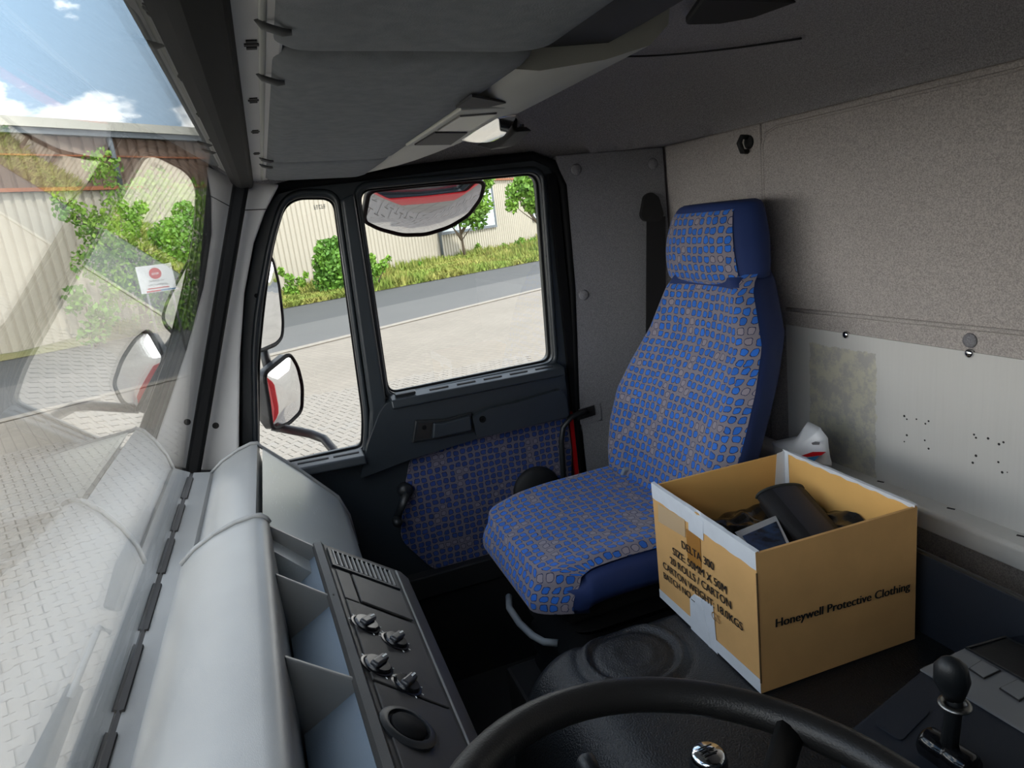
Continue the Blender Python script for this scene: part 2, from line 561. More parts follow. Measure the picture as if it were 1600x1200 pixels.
def ground_mats():
    q = NB('concrete_paving_far')
    tc = q.n('ShaderNodeTexCoord')
    mp = q.n('ShaderNodeMapping', {'Vector': tc.outputs['Object'], 'Rotation': (0, 0, math.radians(-20))})
    b = q.n('ShaderNodeTexBrick', {'Vector': mp.outputs[0], 'Color1': lin((134, 127, 116)), 'Color2': lin((125, 118, 108)), 'Mortar': lin((98, 91, 82)),
                                   'Scale': 1.0, 'Mortar Size': 0.006, 'Brick Width': 0.2, 'Row Height': 0.14})
    n = q.noise(0.35, 6)
    c = q.mix(0.35, b.outputs['Color'], q.ramp(n, [(0.3, lin((113, 107, 98))), (0.7, lin((145, 138, 127)))]))
    q.put(q.b, 'Base Color', c); q.put(q.b, 'Roughness', 0.9)
    M['ground'] = q.m
    q = NB('concrete_paver')
    oi = q.n('ShaderNodeObjectInfo')
    c = q.mix(q.noise(3.0, 6), lin((120, 115, 107)), lin((142, 136, 127)))
    c = q.mix(q.math('MULTIPLY', oi.outputs['Random'], 0.25), c, lin((128, 128, 126)))
    q.put(q.b, 'Base Color', c); q.put(q.b, 'Roughness', 0.9)
    bn = q.n('ShaderNodeBump', {'Height': q.noise(60, 3), 'Strength': 0.3, 'Distance': 0.01}); q.put(q.b, 'Normal', bn.outputs[0])
    M['paver'] = q.m
    q = NB('asphalt')
    c = q.mix(q.noise(0.5, 8), lin((68, 70, 71)), lin((78, 79, 79)))
    q.put(q.b, 'Base Color', c); q.put(q.b, 'Roughness', 0.9); M['asphalt'] = q.m
ground_mats()
M['joint'] = mat('paving_joint', (78, 74, 68), 0.95, var=0.2)
M['asphalt2'] = mat('asphalt_lighter', (92, 92, 91), 0.9, var=0.06, vscale=0.5)
M['kerb'] = mat('kerb_stone', (140, 134, 124), 0.9, var=0.1)
M['cladding'] = mat('cream_cladding', (172, 166, 153), 0.7, var=0.05, vscale=0.4)
M['cladding_up'] = mat('brown_cladding', (104, 84, 71), 0.7, var=0.15, vscale=0.6)
M['gutter'] = mat('grey_gutter', (96, 104, 112), 0.6)
M['roofedge'] = mat('roof_edge', (176, 176, 168), 0.7)
M['rust'] = mat('rust_trim', (150, 92, 60), 0.8, var=0.3, vscale=3)
M['hallglass'] = mat('hall_window_pane', (190, 205, 215), 0.25)
M['leaf'] = mat('leaf_green', (120, 160, 52), 0.6, col2=(80, 124, 42), vscale=0.9)
M['leaf2'] = mat('leaf_dark', (104, 150, 46), 0.6, col2=(62, 108, 40), vscale=0.9)
M['leaf3'] = mat('leaf_bright', (142, 178, 58), 0.6, col2=(92, 138, 44), vscale=1.2)
M['bark'] = mat('bark', (104, 92, 78), 0.9, var=0.25, vscale=12)
M['weeds'] = mat('weeds', (112, 138, 54), 0.9, col2=(150, 146, 78), vscale=0.7)
M['soil'] = mat('verge_ground', (100, 104, 66), 0.95, col2=(118, 110, 80), vscale=0.5)

# yard: base, then interlocking blocks laid on it
yard = struct('pavement', MB().box(gp(-40, -60, -0.3), gp(90, 70, -0.012)), M['ground'],
              'yard of grey interlocking concrete blocks in front of the long hall', origin=(0, 0, G), cat='pavement')
def paver_outline(L=0.2, W=0.14, k=0.018):
    h = L / 2 - 0.004; g = 0.004; s = W / 2 - g
    return [(-h, -s - k + 0.0), (-h * 0.62, -s - k), (-h * 0.30, -s + k), (h * 0.30, -s + k), (h * 0.62, -s - k), (h, -s - k),
            (h, s + k), (h * 0.62, s + k), (h * 0.30, s - k), (-h * 0.30, s - k), (-h * 0.62, s + k), (-h, s + k)]
PO = paver_outline()
PA = math.radians(20)
pu = Vector((-math.sin(PA), math.cos(PA), 0)); pv = Vector((math.cos(PA), math.sin(PA), 0))
cells = []
for j in range(-10, 90):
    for i in range(-60, 70):
        c = pv * (j * 0.14 + 2.0) + pu * (i * 0.2 + (0.1 if j % 2 else 0.0))
        if not (2.35 < c.x < 11.5 and -4.0 < c.y < 5.6):
            continue
        if (c - RE0).xy.cross(RD.xy) < 0.2 and False:
            continue
        p = proj((c.x, c.y, G))
        seen = (p[0] < 290 and 640 < p[1] < 1195 and p[0] > 4) or (412 < p[0] < 560 and 560 < p[1] < 700)
        cells.append((0 if seen else 1, c.length, c))
cells.sort(key=lambda t: (t[0], t[1]))
def paver_mesh(c, jit):
    mb = MB()
    n = len(PO)
    top = [c + pu * a * 0.985 + pv * b * 0.97 + Vector((0, 0, G + jit)) for a, b in PO]
    bot = [c + pu * a + pv * b + Vector((0, 0, G - 0.02)) for a, b in PO]
    mb.add(bot + top, [tuple(range(n, 2 * n))] + [(i, (i + 1) % n, (i + 1) % n + n, i + n) for i in range(n)])
    return mb
pm = None
for k, (s, d, c) in enumerate(cells[:300]):
    if pm is None:
        o = build('paver', paver_mesh(Vector((0, 0, -G)), 0.0), M['paver'], origin=(0, 0, 0))
        pm = o.data
    else:
        o = bpy.data.objects.new('paver', pm); COL.objects.link(o)
    o.parent = yard
    o.location = Vector((c.x, c.y, random.uniform(-0.0015, 0.0015)))
big = MB()
for s, d, c in cells[300:]:
    q = paver_mesh(c, random.uniform(-0.0015, 0.0015)); big.add(q.v, q.f)
o = build('pavers_beyond', big, M['paver'], yard); o['kind'] = 'stuff'

# road and kerb
def strip(p0, d, side, w0, a, b, z):
    """quad strip starting at p0, along d from a to b, side offset w0"""
    n = Vector((d.y, -d.x, 0)) * -1
    return [p0 + d * a, p0 + d * b, p0 + d * b + side * w0, p0 + d * a + side * w0]
RNn = Vector((-RD.y, RD.x, 0))
if RNn.x < 0: RNn = -RNn                                              # away from the yard
P1, P2 = RE0 - RD * 40, RE0 + RD * 60
RD2 = (onz(842, 408, G) - RG0).normalized()
Q1, Q2 = RG0 - RD2 * 42, RG0 + RD2 * 60
struct('road', MB().prism([P1, P2, Q2, Q1], (0, 0, 0.004)), M['asphalt'], 'grey asphalt road passing between the paved yard and the green verge', cat='road')
mid = 0.42
struct('road_shoulder', MB().prism([P1, P2, P2.lerp(Q2, mid * 0.9), P1.lerp(Q1, mid)], (0, 0, 0.009)), M['asphalt2'], 'paler strip of asphalt along the yard side of the road', cat='road')
struct('kerb', MB().prism([P1 - RNn * 0.3, P2 - RNn * 0.3, P2, P1], (0, 0, 0.016)), M['kerb'], 'pale edging stones between paved yard and asphalt road', cat='kerb')

# hall
hall = thing('industrial_hall', 'long cream clad industrial hall with a brown upper band behind the road', 'building', FA + FD * 20)
HH = 7.28; HB = 5.12
def fp(s, z, out=0.0):
    return FA + FD * s + FN * out + Vector((0, 0, z))
S0, S1 = -22.0, 75.0
mb = MB().prism([fp(S0, 0, -0.3), fp(S1, 0, -0.3), fp(S1, 0, -8), fp(S0, 0, -8)], (0, 0, HH - 0.15))
build('hall_core', mb, M['cladding'], hall)
def clad(z0, z1, out, pitch):
    """trapezoid profile sheet"""
    mb = MB(); s = S0; prof = []
    while s < S1:
        prof += [(s, 0.0), (s + pitch * 0.6, 0.0), (s + pitch * 0.7, 0.06), (s + pitch * 0.9, 0.06)]
        s += pitch
    n = len(prof)
    vs = [fp(a, z0, out - b) for a, b in prof] + [fp(a, z1, out - b) for a, b in prof]
    return mb.add(vs, [(i, i + 1, i + 1 + n, i + n) for i in range(n - 1)])
build('lower_cladding', clad(0, HB, 0.0, 0.33), M['cladding'], hall)
build('upper_cladding', clad(HB, HH, 0.10, 0.42), M['cladding_up'], hall, label='brown profiled sheet along the top of the hall')
build('drip_trim', MB().prism([fp(S0, HB - 0.05, 0.02), fp(S1, HB - 0.05, 0.02), fp(S1, HB - 0.05, 0.16), fp(S0, HB - 0.05, 0.16)], (0, 0, 0.12)), M['rust'], hall)
build('middle_rail', MB().prism([fp(S0, 6.2, 0.08), fp(S1, 6.2, 0.08), fp(S1, 6.2, 0.14), fp(S0, 6.2, 0.14)], (0, 0, 0.05)), M['rust'], hall)
build('gutter', MB().prism([fp(S0, HH - 0.42, 0.1), fp(S1, HH - 0.42, 0.1), fp(S1, HH - 0.42, 0.34), fp(S0, HH - 0.42, 0.34)], (0, 0, 0.2)), M['gutter'], hall)
build('roof_edge', MB().prism([fp(S0, HH - 0.22, -2), fp(S1, HH - 0.22, -2), fp(S1, HH - 0.22, 0.42), fp(S0, HH - 0.22, 0.42)], (0, 0, 0.3)), M['roofedge'], hall)
for s, z0, z1 in ((5.4, HB + 0.1, HH - 0.3), (26.35, 0.0, HH - 0.3), (47, 0, HH - 0.3)):
    build('downpipe', MB().tube([fp(s, z0, 0.2), fp(s, z1, 0.2)], 0.09, 8), M['gutter'], hall, smooth=True)
for (s0, s1, z0, z1) in ((26.7, 34.5, 1.75, 4.75), (41, 48.5, 1.75, 4.75)):
    fr = build('hall_window', MB().holed([fp(s0, z0, 0.04), fp(s1, z0, 0.04), fp(s1, z1, 0.04), fp(s0, z1, 0.04)],
               [[fp(s0 + .18, z0 + .18, 0.04), fp(s1 - .18, z0 + .18, 0.04), fp(s1 - .18, z1 - .18, 0.04), fp(s0 + .18, z1 - .18, 0.04)]], FN * 0.08), M['gutter'], hall)
    nn = 4
    for i in range(nn):
        a = s0 + .18 + (s1 - s0 - .36) * i / nn; b = s0 + .18 + (s1 - s0 - .36) * (i + 1) / nn
        build('pane', MB().prism([fp(a + .03, z0 + .18, 0.05), fp(b - .03, z0 + .18, 0.05), fp(b - .03, z1 - .18, 0.05), fp(a + .03, z1 - .18, 0.05)], FN * 0.03), M['hallglass'], fr)

# verge: rough grass that nobody could count
rv = random.Random(5)
mb = MB()
gn = 60
def verge_pt(t, u):
    a = Q1.lerp(Q2, t); b = fp((a - FA).dot(FD), 0, 0.05)
    p = a.lerp(b, u)
    p.z = G + 0.02 + (0.25 * min(1, u * 3)) * (0.6 + 0.8 * noise.noise(p * 0.35))
    return p
mb.grid(verge_pt, 90, 6)
vg = struct('verge_ground', mb, M['soil'], 'bumpy strip of ground between the road and the hall', cat='verge')
mb = MB()
for k in range(26000):
    t = 0.36 + 0.42 * rv.random(); u = rv.random() ** 1.4
    p = verge_pt(t, u)
    h = 0.18 + 0.55 * max(0, noise.noise(p * 0.3 + Vector((7, 3, 1))) + 0.3) * rv.random() * (1.3 if u > .2 else .6)
    a = rv.random() * 6.28; wd = 0.03 + 0.04 * rv.random()
    d = Vector((math.cos(a), math.sin(a), 0)); l = Vector((rv.uniform(-.2, .2), rv.uniform(-.2, .2), h))
    mb.add([p - d * wd, p + d * wd, p + l + d * wd * .4, p + l * 1.15], [(0, 1, 2, 3)])
gr = build('verge_grass', mb, M['weeds'], keep=True)
tag(gr, 'rough grass and weeds growing along the far side of the road', 'grass', kind='stuff')

# trees and shrubs
def leaf_cloud(blobs, n, size, rng):
    mb = MB()
    tot = sum(b[3] ** 2 for b in blobs)
    for (cx_, cy_, cz_, r) in blobs:
        for k in range(int(n * r * r / tot)):
            v = Vector((rng.gauss(0, 1), rng.gauss(0, 1), rng.gauss(0, 1))).normalized() * r * (rng.random() ** 0.45)
            p = Vector((cx_, cy_, cz_)) + v
            s = size * rng.uniform(.6, 1.3)
            a = Vector((rng.gauss(0, 1), rng.gauss(0, 1), rng.gauss(0, .6))).normalized(); b = a.orthogonal().normalized()
            b.rotate(Matrix.Rotation(rng.random() * 6.28, 3, a))
            c = a.cross(b)
            mb.add([p - b * s, p + c * s * .55, p + b * s, p - c * s * .55], [(0, 1, 2, 3)])
    return mb
def tree(name, label, base, stems, blobs, n, size, leafmat, group=None, cat='tree', tr=0.09, seed=1):
    rng = random.Random(seed)
    base = Vector(base)
    t = thing(name, label, cat, base, group)
    mb = MB()
    for st in stems:
        pts = [base + Vector(p) for p in st]
        mb.tube(pts, [tr * (1 - 0.75 * i / (len(pts) - 1)) for i in range(len(pts))], 7)
    for (x, y, z, r) in blobs:
        st = min((base + Vector(p) for s_ in stems for p in s_[1:]), key=lambda p: (p - base - Vector((x, y, z))).length + (0 if p.z < base.z + z else 3))
        mb.tube([st, st.lerp(base + Vector((x, y, z)), .6), base + Vector((x, y, z + .2 * r))], [tr * .35, tr * .22, tr * .08], 5)
    build('trunk', mb, M['bark'], t, smooth=True)
    build('foliage', leaf_cloud([(base.x + x, base.y + y, base.z + z, r) for x, y, z, r in blobs], n, size, rng), leafmat, t, keep=True)
    return t
def side(px, py, p0):
    """place in the upright plane facing the camera through p0"""
    r = ray(px, py); d = Vector((p0.x, p0.y, 0)).normalized()
    return r * (p0.dot(d) / r.dot(d))
def blobs_px(lst, p0):
    out = []
    dep = Vector((p0.x, p0.y, 0)).length
    for (px, py, rp, dd) in lst:
        q = side(px, py, p0) - p0
        d = Vector((p0.x, p0.y, 0)).normalized()
        q = q + d * dd
        out.append((q.x, q.y, q.z, rp * dep / 1120))
    return out
b0 = onz(228, 527, G)
b0 = b0 * 1.0
stems = [[(0, 0, 0), tuple(side(232, 440, b0) - b0), tuple(side(250, 340, b0) - b0)],
         [(0, 0, 0), tuple(side(215, 450, b0) - b0), tuple(side(150, 360, b0) - b0), tuple(side(100, 325, b0) - b0)],
         [(0, 0, 0), tuple(side(260, 440, b0) - b0), tuple(side(300, 330, b0) - b0)]]
tree('leafy_tree', 'broad young tree with fresh green leaves against the hall seen through the windscreen', b0, stems,
     blobs_px([(160, 262, 26, 0), (195, 320, 34, .5), (250, 310, 42, -.5), (225, 365, 48, .6), (285, 380, 44, 0), (175, 375, 34, -.4), (140, 345, 26, .2), (105, 330, 18, 0),
               (150, 410, 32, .3), (205, 430, 42, -.2), (262, 440, 46, .5), (310, 320, 40, .8), (330, 420, 42, .8), (300, 490, 40, .4), (240, 490, 30, .2), (90, 312, 10, 0), (185, 455, 26, 0)], b0), 9000, 0.085, M['leaf3'], seed=3)
b1 = onz(150, 545, G)
tree('leafy_shrub', 'thin shrub with few leaves at the foot of the hall', b1, [[(0, 0, 0), tuple(side(135, 480, b1) - b1), tuple(side(120, 460, b1) - b1)], [(0, 0, 0), tuple(side(170, 490, b1) - b1)]],
     blobs_px([(120, 462, 16, 0), (115, 480, 12, 0), (160, 490, 22, 0), (145, 520, 20, 0)], b1), 420, 0.11, M['leaf2'], cat='shrub', tr=.04, seed=4)
b2 = onz(727, 405, G)
b2 = Vector((b2.x * .955, b2.y * .955, G))
tree('street_tree', 'slim street tree standing in front of the hall window', b2, [[(0, 0, 0), tuple(side(722, 375, b2) - b2), tuple(side(716, 340, b2) - b2), tuple(side(735, 300, b2) - b2)], [tuple(side(722, 375, b2) - b2), tuple(side(705, 352, b2) - b2)], [tuple(side(720, 365, b2) - b2), tuple(side(745, 325, b2) - b2)]],
     blobs_px([(735, 305, 22, 0), (752, 292, 18, .3), (755, 320, 16, 0), (722, 335, 20, -.3), (745, 342, 18, .2), (705, 345, 10, 0), (760, 280, 14, 0), (715, 312, 18, 0)], b2), 2200, 0.16, M['leaf'], 'street trees', tr=.11, seed=5)
b3 = onz(845, 398, G)
tree('street_tree', 'street tree with a round open crown growing beside the brown top band', b3, [[(0, 0, 0), tuple(side(842, 350, b3) - b3), tuple(side(835, 310, b3) - b3), tuple(side(822, 295, b3) - b3)], [tuple(side(842, 350, b3) - b3), tuple(side(815, 318, b3) - b3)]],
     blobs_px([(825, 290, 20, 0), (805, 300, 16, .2), (800, 320, 12, 0), (830, 318, 16, 0), (845, 305, 20, 0), (850, 330, 14, 0), (818, 280, 14, 0)], b3), 2000, 0.16, M['leaf'], 'street trees', tr=.11, seed=6)
b4 = onz(517, 462, G)
tree('round_bush', 'dense round green bush between road and hall', b4, [[(0, 0, 0), tuple(side(515, 420, b4) - b4)]],
     blobs_px([(510, 392, 18, 0), (525, 385, 16, .2), (500, 410, 14, 0), (520, 415, 26, 0), (508, 435, 20, 0), (535, 430, 24, 0), (530, 452, 18, 0)], b4), 3600, 0.11, M['leaf2'], cat='bush', tr=.06, seed=7)
b5 = onz(585, 455, G)
tree('low_shrub', 'low shrub with spreading leafy branches right behind the window post', b5, [[(0, 0, 0), tuple(side(585, 425, b5) - b5)], [(0, 0, 0), tuple(side(605, 408, b5) - b5)]],
     blobs_px([(578, 405, 10, 0), (582, 425, 14, 0), (600, 412, 8, 0), (607, 404, 5, 0), (592, 420, 10, 0), (578, 445, 12, 0)], b5), 700, 0.10, M['leaf'], cat='shrub', tr=.04, seed=8)
b6 = onz(462, 470, G)
tree('low_shrub', 'straggly low shrub growing left of the dense round bush', b6, [[(0, 0, 0), tuple(side(455, 440, b6) - b6)]],
     blobs_px([(440, 425, 7, 0), (452, 436, 9, 0), (470, 440, 8, 0), (478, 430, 5, 0), (455, 455, 12, 0)], b6), 420, 0.10, M['leaf'], cat='shrub', tr=.03, seed=9)
WEED = ['tuft of tall weeds beside the grey downpipe of the hall', 'thin tall weed next to the trunk under the hall window', 'knee-high weed clump halfway between the two street trees',
        'broad weed clump at the road edge before the second street tree', 'leafy weed clump at the foot of the second street tree', 'low weed tuft on the bare stretch between low shrub and downpipe']
for px, py, ph, pr, sd in ((690, 408, 24, 8, 1), (745, 400, 22, 7, 2), (785, 398, 18, 10, 3), (812, 392, 22, 12, 4), (832, 390, 20, 12, 5), (655, 425, 14, 9, 6)):
    bb = onz(px, py, G)
    tree('tall_weed', WEED[sd - 1], bb, [[(0, 0, 0), tuple(side(px, py - ph, bb) - bb)]],
         blobs_px([(px, py - ph * .3, pr, 0), (px + 2, py - ph * .7, pr * .6, 0)], bb), 300, 0.10, M['leaf'], 'tall weeds on the verge', cat='weed', tr=.02, seed=20 + sd)

# gate sign
sgd = ray(245, 437); sgp = sgd * (20.0 / sgd.x)
sg = thing('notice_sign', 'white notice sign with red STOP disc on two posts across the yard', 'sign', (sgp.x, sgp.y, G))
def sp(px, py):
    r = ray(px, py); n = Vector((sgp.x, sgp.y, 0)).normalized(); return r * (sgp.dot(n) / r.dot(n))
sn = -Vector((sgp.x, sgp.y, 0)).normalized()
TL, TR, BR, BL = sp(213, 418), sp(268, 410), sp(276, 452), sp(220, 460)
wd = ((TR - TL).length + (BR - BL).length) / 2; ht = ((BL - TL).length + (BR - TR).length) / 2
sr = Vector((0, 0, 1)).cross(sn).normalized(); su = Vector((0, 0, 1)); ct = (TL + TR + BL + BR) / 4
q = lambda a, b, o=0.0: ct + sr * a * wd / 2 + su * b * ht / 2 + sn * o
build('board', MB().prism([q(-1, -1), q(1, -1), q(1, 1), q(-1, 1)], -sn * 0.03), M['white'], sg)
build('red_disc', MB().prism([q(0.0, .38, .004) + (sr * math.cos(a) + su * math.sin(a)) * ht * .21 for a in [i * math.pi / 16 for i in range(32)]], sn * .004), M['red'], sg)
text_on('stop_lettering', 'STOP', q(-.2, .28, .012), q(.2, .28, .012), sn, M['white'], sg, bold=0.02)
text_on('lettering', 'Einfahrt nur', q(-.42, -.22, .006), q(.42, -.22, .006), sn, M['ink'], sg)
text_on('lettering', 'nach Anmeldung', q(-.55, -.5, .006), q(.55, -.5, .006), sn, M['ink'], sg)
build('red_stripe', MB().prism([q(-.6, -.74, .004), q(.6, -.74, .004), q(.6, -.66, .004), q(-.6, -.66, .004)], sn * .004), M['red'], sg)
build('red_stripe', MB().prism([q(-.7, -.95, .004), q(0.1, -.95, .004), q(0.1, -.85, .004), q(-.7, -.85, .004)], sn * .004), M['red'], sg)
build('blue_stripe', MB().prism([q(.1, -.95, .004), q(.95, -.95, .004), q(.95, -.85, .004), q(.1, -.85, .004)], sn * .004), mat('blue_print', (40, 110, 160), .6), sg)
for a in (-.7, .7):
    p = q(a, 0, -0.05)
    build('post', MB().tube([(p.x, p.y, G), (p.x, p.y, p.z + ht * .4)], 0.03, 8), M['steel'], sg, smooth=True)

# ================================================================== cab shell
XD = 1.90                                   # plane of the passenger side glass
XL = -0.22                                  # driver side
YB = -1.17                                  # rear wall
FLZ = -1.36
WT = Vector((0, 0.012, 0.158)); WB = Vector((0, 0.262, -0.512))     # windscreen, top and bottom edge in section

struct('floor', MB().box((XL, YB - .03, FLZ - .04), (1.93, 0.34, FLZ)), M['black_matt'], 'dark rubber floor of the truck cab', cat='floor')
# ceiling: flat in the middle, rounding down to the rear and side walls
def ceil_pt(u, v):
    x = XL + (1.90 - XL) * u; y = 0.02 + (YB - 0.01 - 0.02) * v
    a = max(0, (x - 1.50) / 0.39); b = max(0, (-y - 0.78) / 0.40); r = min(1.0, math.sqrt(a * a + b * b))
    z = 0.143 + 0.20 * math.sqrt(max(0, 1 - r ** 2.4))
    return (x, y, z)
ce = struct('ceiling', MB().grid(ceil_pt, 60, 44), M['roofliner'], 'grey foam roof lining rounding down to the rear wall', smooth=True, cat='ceiling')
pts = [(x, -0.62 - 0.02 * math.sin(x * 2), 0.340) for x in [0.2 + i * 0.1 for i in range(15)]]
pts = []
for i in range(24):
    t = i / 23
    px, py = 822 + t * 430, 88 - 28 * max(0, (t - .4) / .6) ** 1.5
    r = ray(px, py)
    # meet the lining
    s = 0.5
    for k in range(200):
        p = r.normalized() * s
        u = (p.x - XL) / (1.90 - XL); v = (p.y - 0.02) / (YB - 0.03)
        if p.z > ceil_pt(min(1, max(0, u)), min(1, max(0, v)))[2] - 0.002:
            break
        s += 0.01
    pts.append(p * .985)
build('lining_seam', MB().tube(pts, 0.0022, 6), M['black_matt'], ce, smooth=True)
# roof skin outside
struct('roof_skin', MB().box((XL - .03, YB - .05, .36), (1.97, -0.02, .385)), M['red'], 'red painted roof of the truck cab', cat='roof')
# rear wall
wr = struct('wall_rear', MB().box((XL, YB - .035, FLZ), (1.95, YB - .012, .40)), M['liner'], 'rear wall of the cab behind seat and box', origin=(0, 0, 0), cat='wall')
SEAM = ony(1191, 300, YB).x
PT = -0.33
build('rear_panel', MB().box((SEAM + .0025, YB - .012, -0.86), (1.858, YB, .141)), M['liner'], wr, bevel=.004)
build('rear_panel', MB().box((XL, YB - .012, -0.86), (SEAM - .0025, YB, .141)), M['liner'], wr, bevel=.004)
build('panel_bead', MB().tube([(SEAM - .006, YB, -.34), (SEAM - .006, YB, .09), (SEAM - .02, YB, .115), (SEAM - .06, YB, .125), (XL, YB, .128)], .0035, 8), M['liner'], wr, smooth=True)
build('panel_bead', MB().tube([(XL, YB, -.283), (1.20, YB, -.30), (1.36, YB, -.302)], .005, 8), M['liner'], wr, smooth=True)
PX1 = 1.362
pl = build('metal_plate', MB().box((XL, YB, -0.655), (PX1, YB + .004, -.340)), M['plate'], wr, label='dull aluminium sheet screwed to the rear wall')
for px, py in ((1322, 523), (1515, 552)):
    p = ony(px, py, YB + .004)
    build('bolt', MB().lathe(p, (0, 1, 0), [(.0085, 0), (.0085, .002), (.007, .0045), (.003, .006), (.0005, .0063)], 16), M['chrome'], pl, smooth=True)
for px, py, s in ((1413, 650, 3), (1417, 655, 2.2), (1432, 655, 2.2), (1446, 662, 2.6), (1451, 658, 2.6), (1417, 680, 3), (1413, 690, 2), (1445, 688, 2.4), (1451, 701, 2.8),
                  (1522, 679, 2.6), (1525, 684, 2.6), (1544, 685, 3), (1561, 694, 3), (1568, 691, 2.6), (1525, 712, 3.2), (1520, 723, 3), (1560, 722, 2.6), (1566, 738, 3), (1574, 738, 1.4)):
    p = ony(px, py, YB + .004)
    build('drill_hole', MB().lathe(p, (0, 1, 0), [(.0008 * s, -.001), (.0008 * s, .0004)], 10), M['black_matt'], pl)
# grey cap above the second bolt
p = ony(1516, 532, YB)
build('cap', MB().lathe(p, (0, 1, 0), [(.014, 0), (.013, .003), (.008, .006), (.0005, .007)], 18), M['pillar'], wr, smooth=True)
# white ledge under the plate
lz0, lz1 = -.700, -.655
ld = struct('trim_1', MB().prism([(XL, YB, lz1), (XL, YB + .045, lz1 - .002), (XL, YB + .05, lz1 - .008), (XL, YB + .05, lz0), (XL, YB, lz0)], (PX1 + .1 - XL, 0, 0)), M['white_steel'], 'white painted steel ledge along the foot of the rear wall', cat='ledge', bevel=.003)
for px, py in ((1376, 753), (1486, 795), (1596, 838)):
    p = onz(px, py, lz1 - .0008)
    build('slot', MB().obox(p, (1, .35, 0), (-.35, 1, 0), (0, 0, 1), .007, .0026, .0008), M['ink'], ld)
# coat hook
p = ony(1171, 222, YB)
hk = thing('coat_hook', 'small black coat hook high on the rear wall', 'hook', p + Vector((0, 0, -.025)))
build('plate', MB().lathe(p, (0, 1, 0), [(.016, 0), (.016, .004), (.012, .007), (.001, .008)], 18), M['black_matt'], hk, smooth=True)
build('prong', MB().tube([p + Vector((0, .004, .012)), p + Vector((0, .022, .014)), p + Vector((0, .03, .0)), p + Vector((0, .022, -.02)), p + Vector((0, .006, -.022))], [.006, .0065, .007, .007, .006], 10), M['black_matt'], hk, smooth=True)

# passenger side: outer skin with window openings
def pxp(pts, x):
    return [onx(a, b, x) for a, b in pts]
DW = rounded(pxp([(559, 297), (838, 270), (859, 563), (605, 615)], XD), [.035, .04, .03, .035], 8)
QW = rounded(pxp([(447, 309), (522, 309), (568, 650), (566, 697), (402, 733), (403, 560), (412, 465), (426, 375)], XD), [.05, .035, .04, .02, .03, .05, .1, .06], 8)
def grow(poly, d):
    c = sum(poly, Vector()) / len(poly)
    return [p + (p - c).normalized() * d for p in poly]
def atx(poly, x):
    return [Vector((x, p.y, p.z)) for p in poly]
wp = struct('wall_right', MB().holed([(1.93, .30, FLZ), (1.93, .30, -.52), (1.93, .04, .36), (1.93, YB - .03, .36), (1.93, YB - .03, FLZ)], [atx(grow(DW, .03), 1.93), atx(grow(QW, .03), 1.93)], (.02, 0, 0)),
            M['red'], 'red outer skin of the cab on the passenger side', cat='wall')
struct('wall_inner_skin', MB().holed([(1.926, .30, FLZ), (1.926, .30, -.52), (1.926, .04, .36), (1.926, YB - .03, .36), (1.926, YB - .03, FLZ)], [atx(grow(DW, .008), 1.926), atx(grow(QW, .008), 1.926)], (.003, 0, 0)),
       M['rubber'], 'black inner skin of the passenger side', cat='wall')
# door leaf inside
DO = [(372, 720), (367, 640), (368, 560), (375, 460), (390, 380), (407, 322), (430, 296), (468, 286), (560, 276), (700, 258), (832, 244), (862, 256), (879, 290), (893, 450), (900, 650), (908, 745)]
outl = pxp(DO, 1.872)
outl += [Vector((1.872, -.82, -1.06)), Vector((1.872, .14, -1.06))]
door = thing('door_1', 'black passenger door with framed windows and patterned cloth panel', 'door', (1.88, -.35, -1.06), kind='structure')
build('door_frame', MB().holed(outl, [atx(DW, 1.872), atx(QW, 1.872)], (.055, 0, 0)), M['door_plastic'], door, bevel=.004)
# outer seal and inner lips
build('door_seal', MB().tube([p + Vector((-.004, 0, 0)) for p in outl[:16]], .013, 8), M['rubber'], door, smooth=True)
for nm, W in (('window_2', DW), ('window_3', QW)):
    wo_ = thing(nm, 'large side window of the passenger door' if nm == 'window_2' else 'narrow quarter window ahead of the passenger door post', 'window', sum(W, Vector()) / len(W), kind='structure')
    build('pane', MB().prism(atx(grow(W, .008), XD + .0), (.004, 0, 0)), M['glass'], wo_)
    build('gasket', MB().tube(atx(W, XD - .004), .0055, 6, closed=True), M['rubber'], wo_, smooth=True)
    build('inner_lip', MB().tube(atx(grow(W, .012), 1.874), .009, 6, closed=True), M['door_plastic'], wo_, smooth=True)
# small etched mark on the quarter glass
p0 = onx(490, 325, XD - .0012); p1 = onx(509, 323, XD - .0012)
for rw in range(3):
    for k in range(5):
        a = p0.lerp(p1, (k + .1) / 5) + Vector((0, 0, .004 - .004 * rw))
        build('etched_mark', MB().box(a, a + Vector((-.0004, -.0045 if (k + rw) % 3 else -.003, .0022))), M['grey_strap'], door)
# small fixings on the frame
for px, py in ((551, 377), (577, 555), (856, 400), (864, 508), (401, 462)):
    p = onx(px, py, 1.872)
    build('screw', MB().lathe(p, (-1, 0, 0), [(.006, 0), (.006, .001), (.003, .0015)], 12), M['rubber'], door)
# window post between the two panes, proud of the frame
pp = pxp([(531, 312), (552, 302), (598, 600), (604, 640), (600, 690), (574, 700), (577, 640)], 1.868)
build('window_post', MB().prism(pp, (-.022, 0, 0)), M['door_plastic'], door, bevel=.008, seg=3)
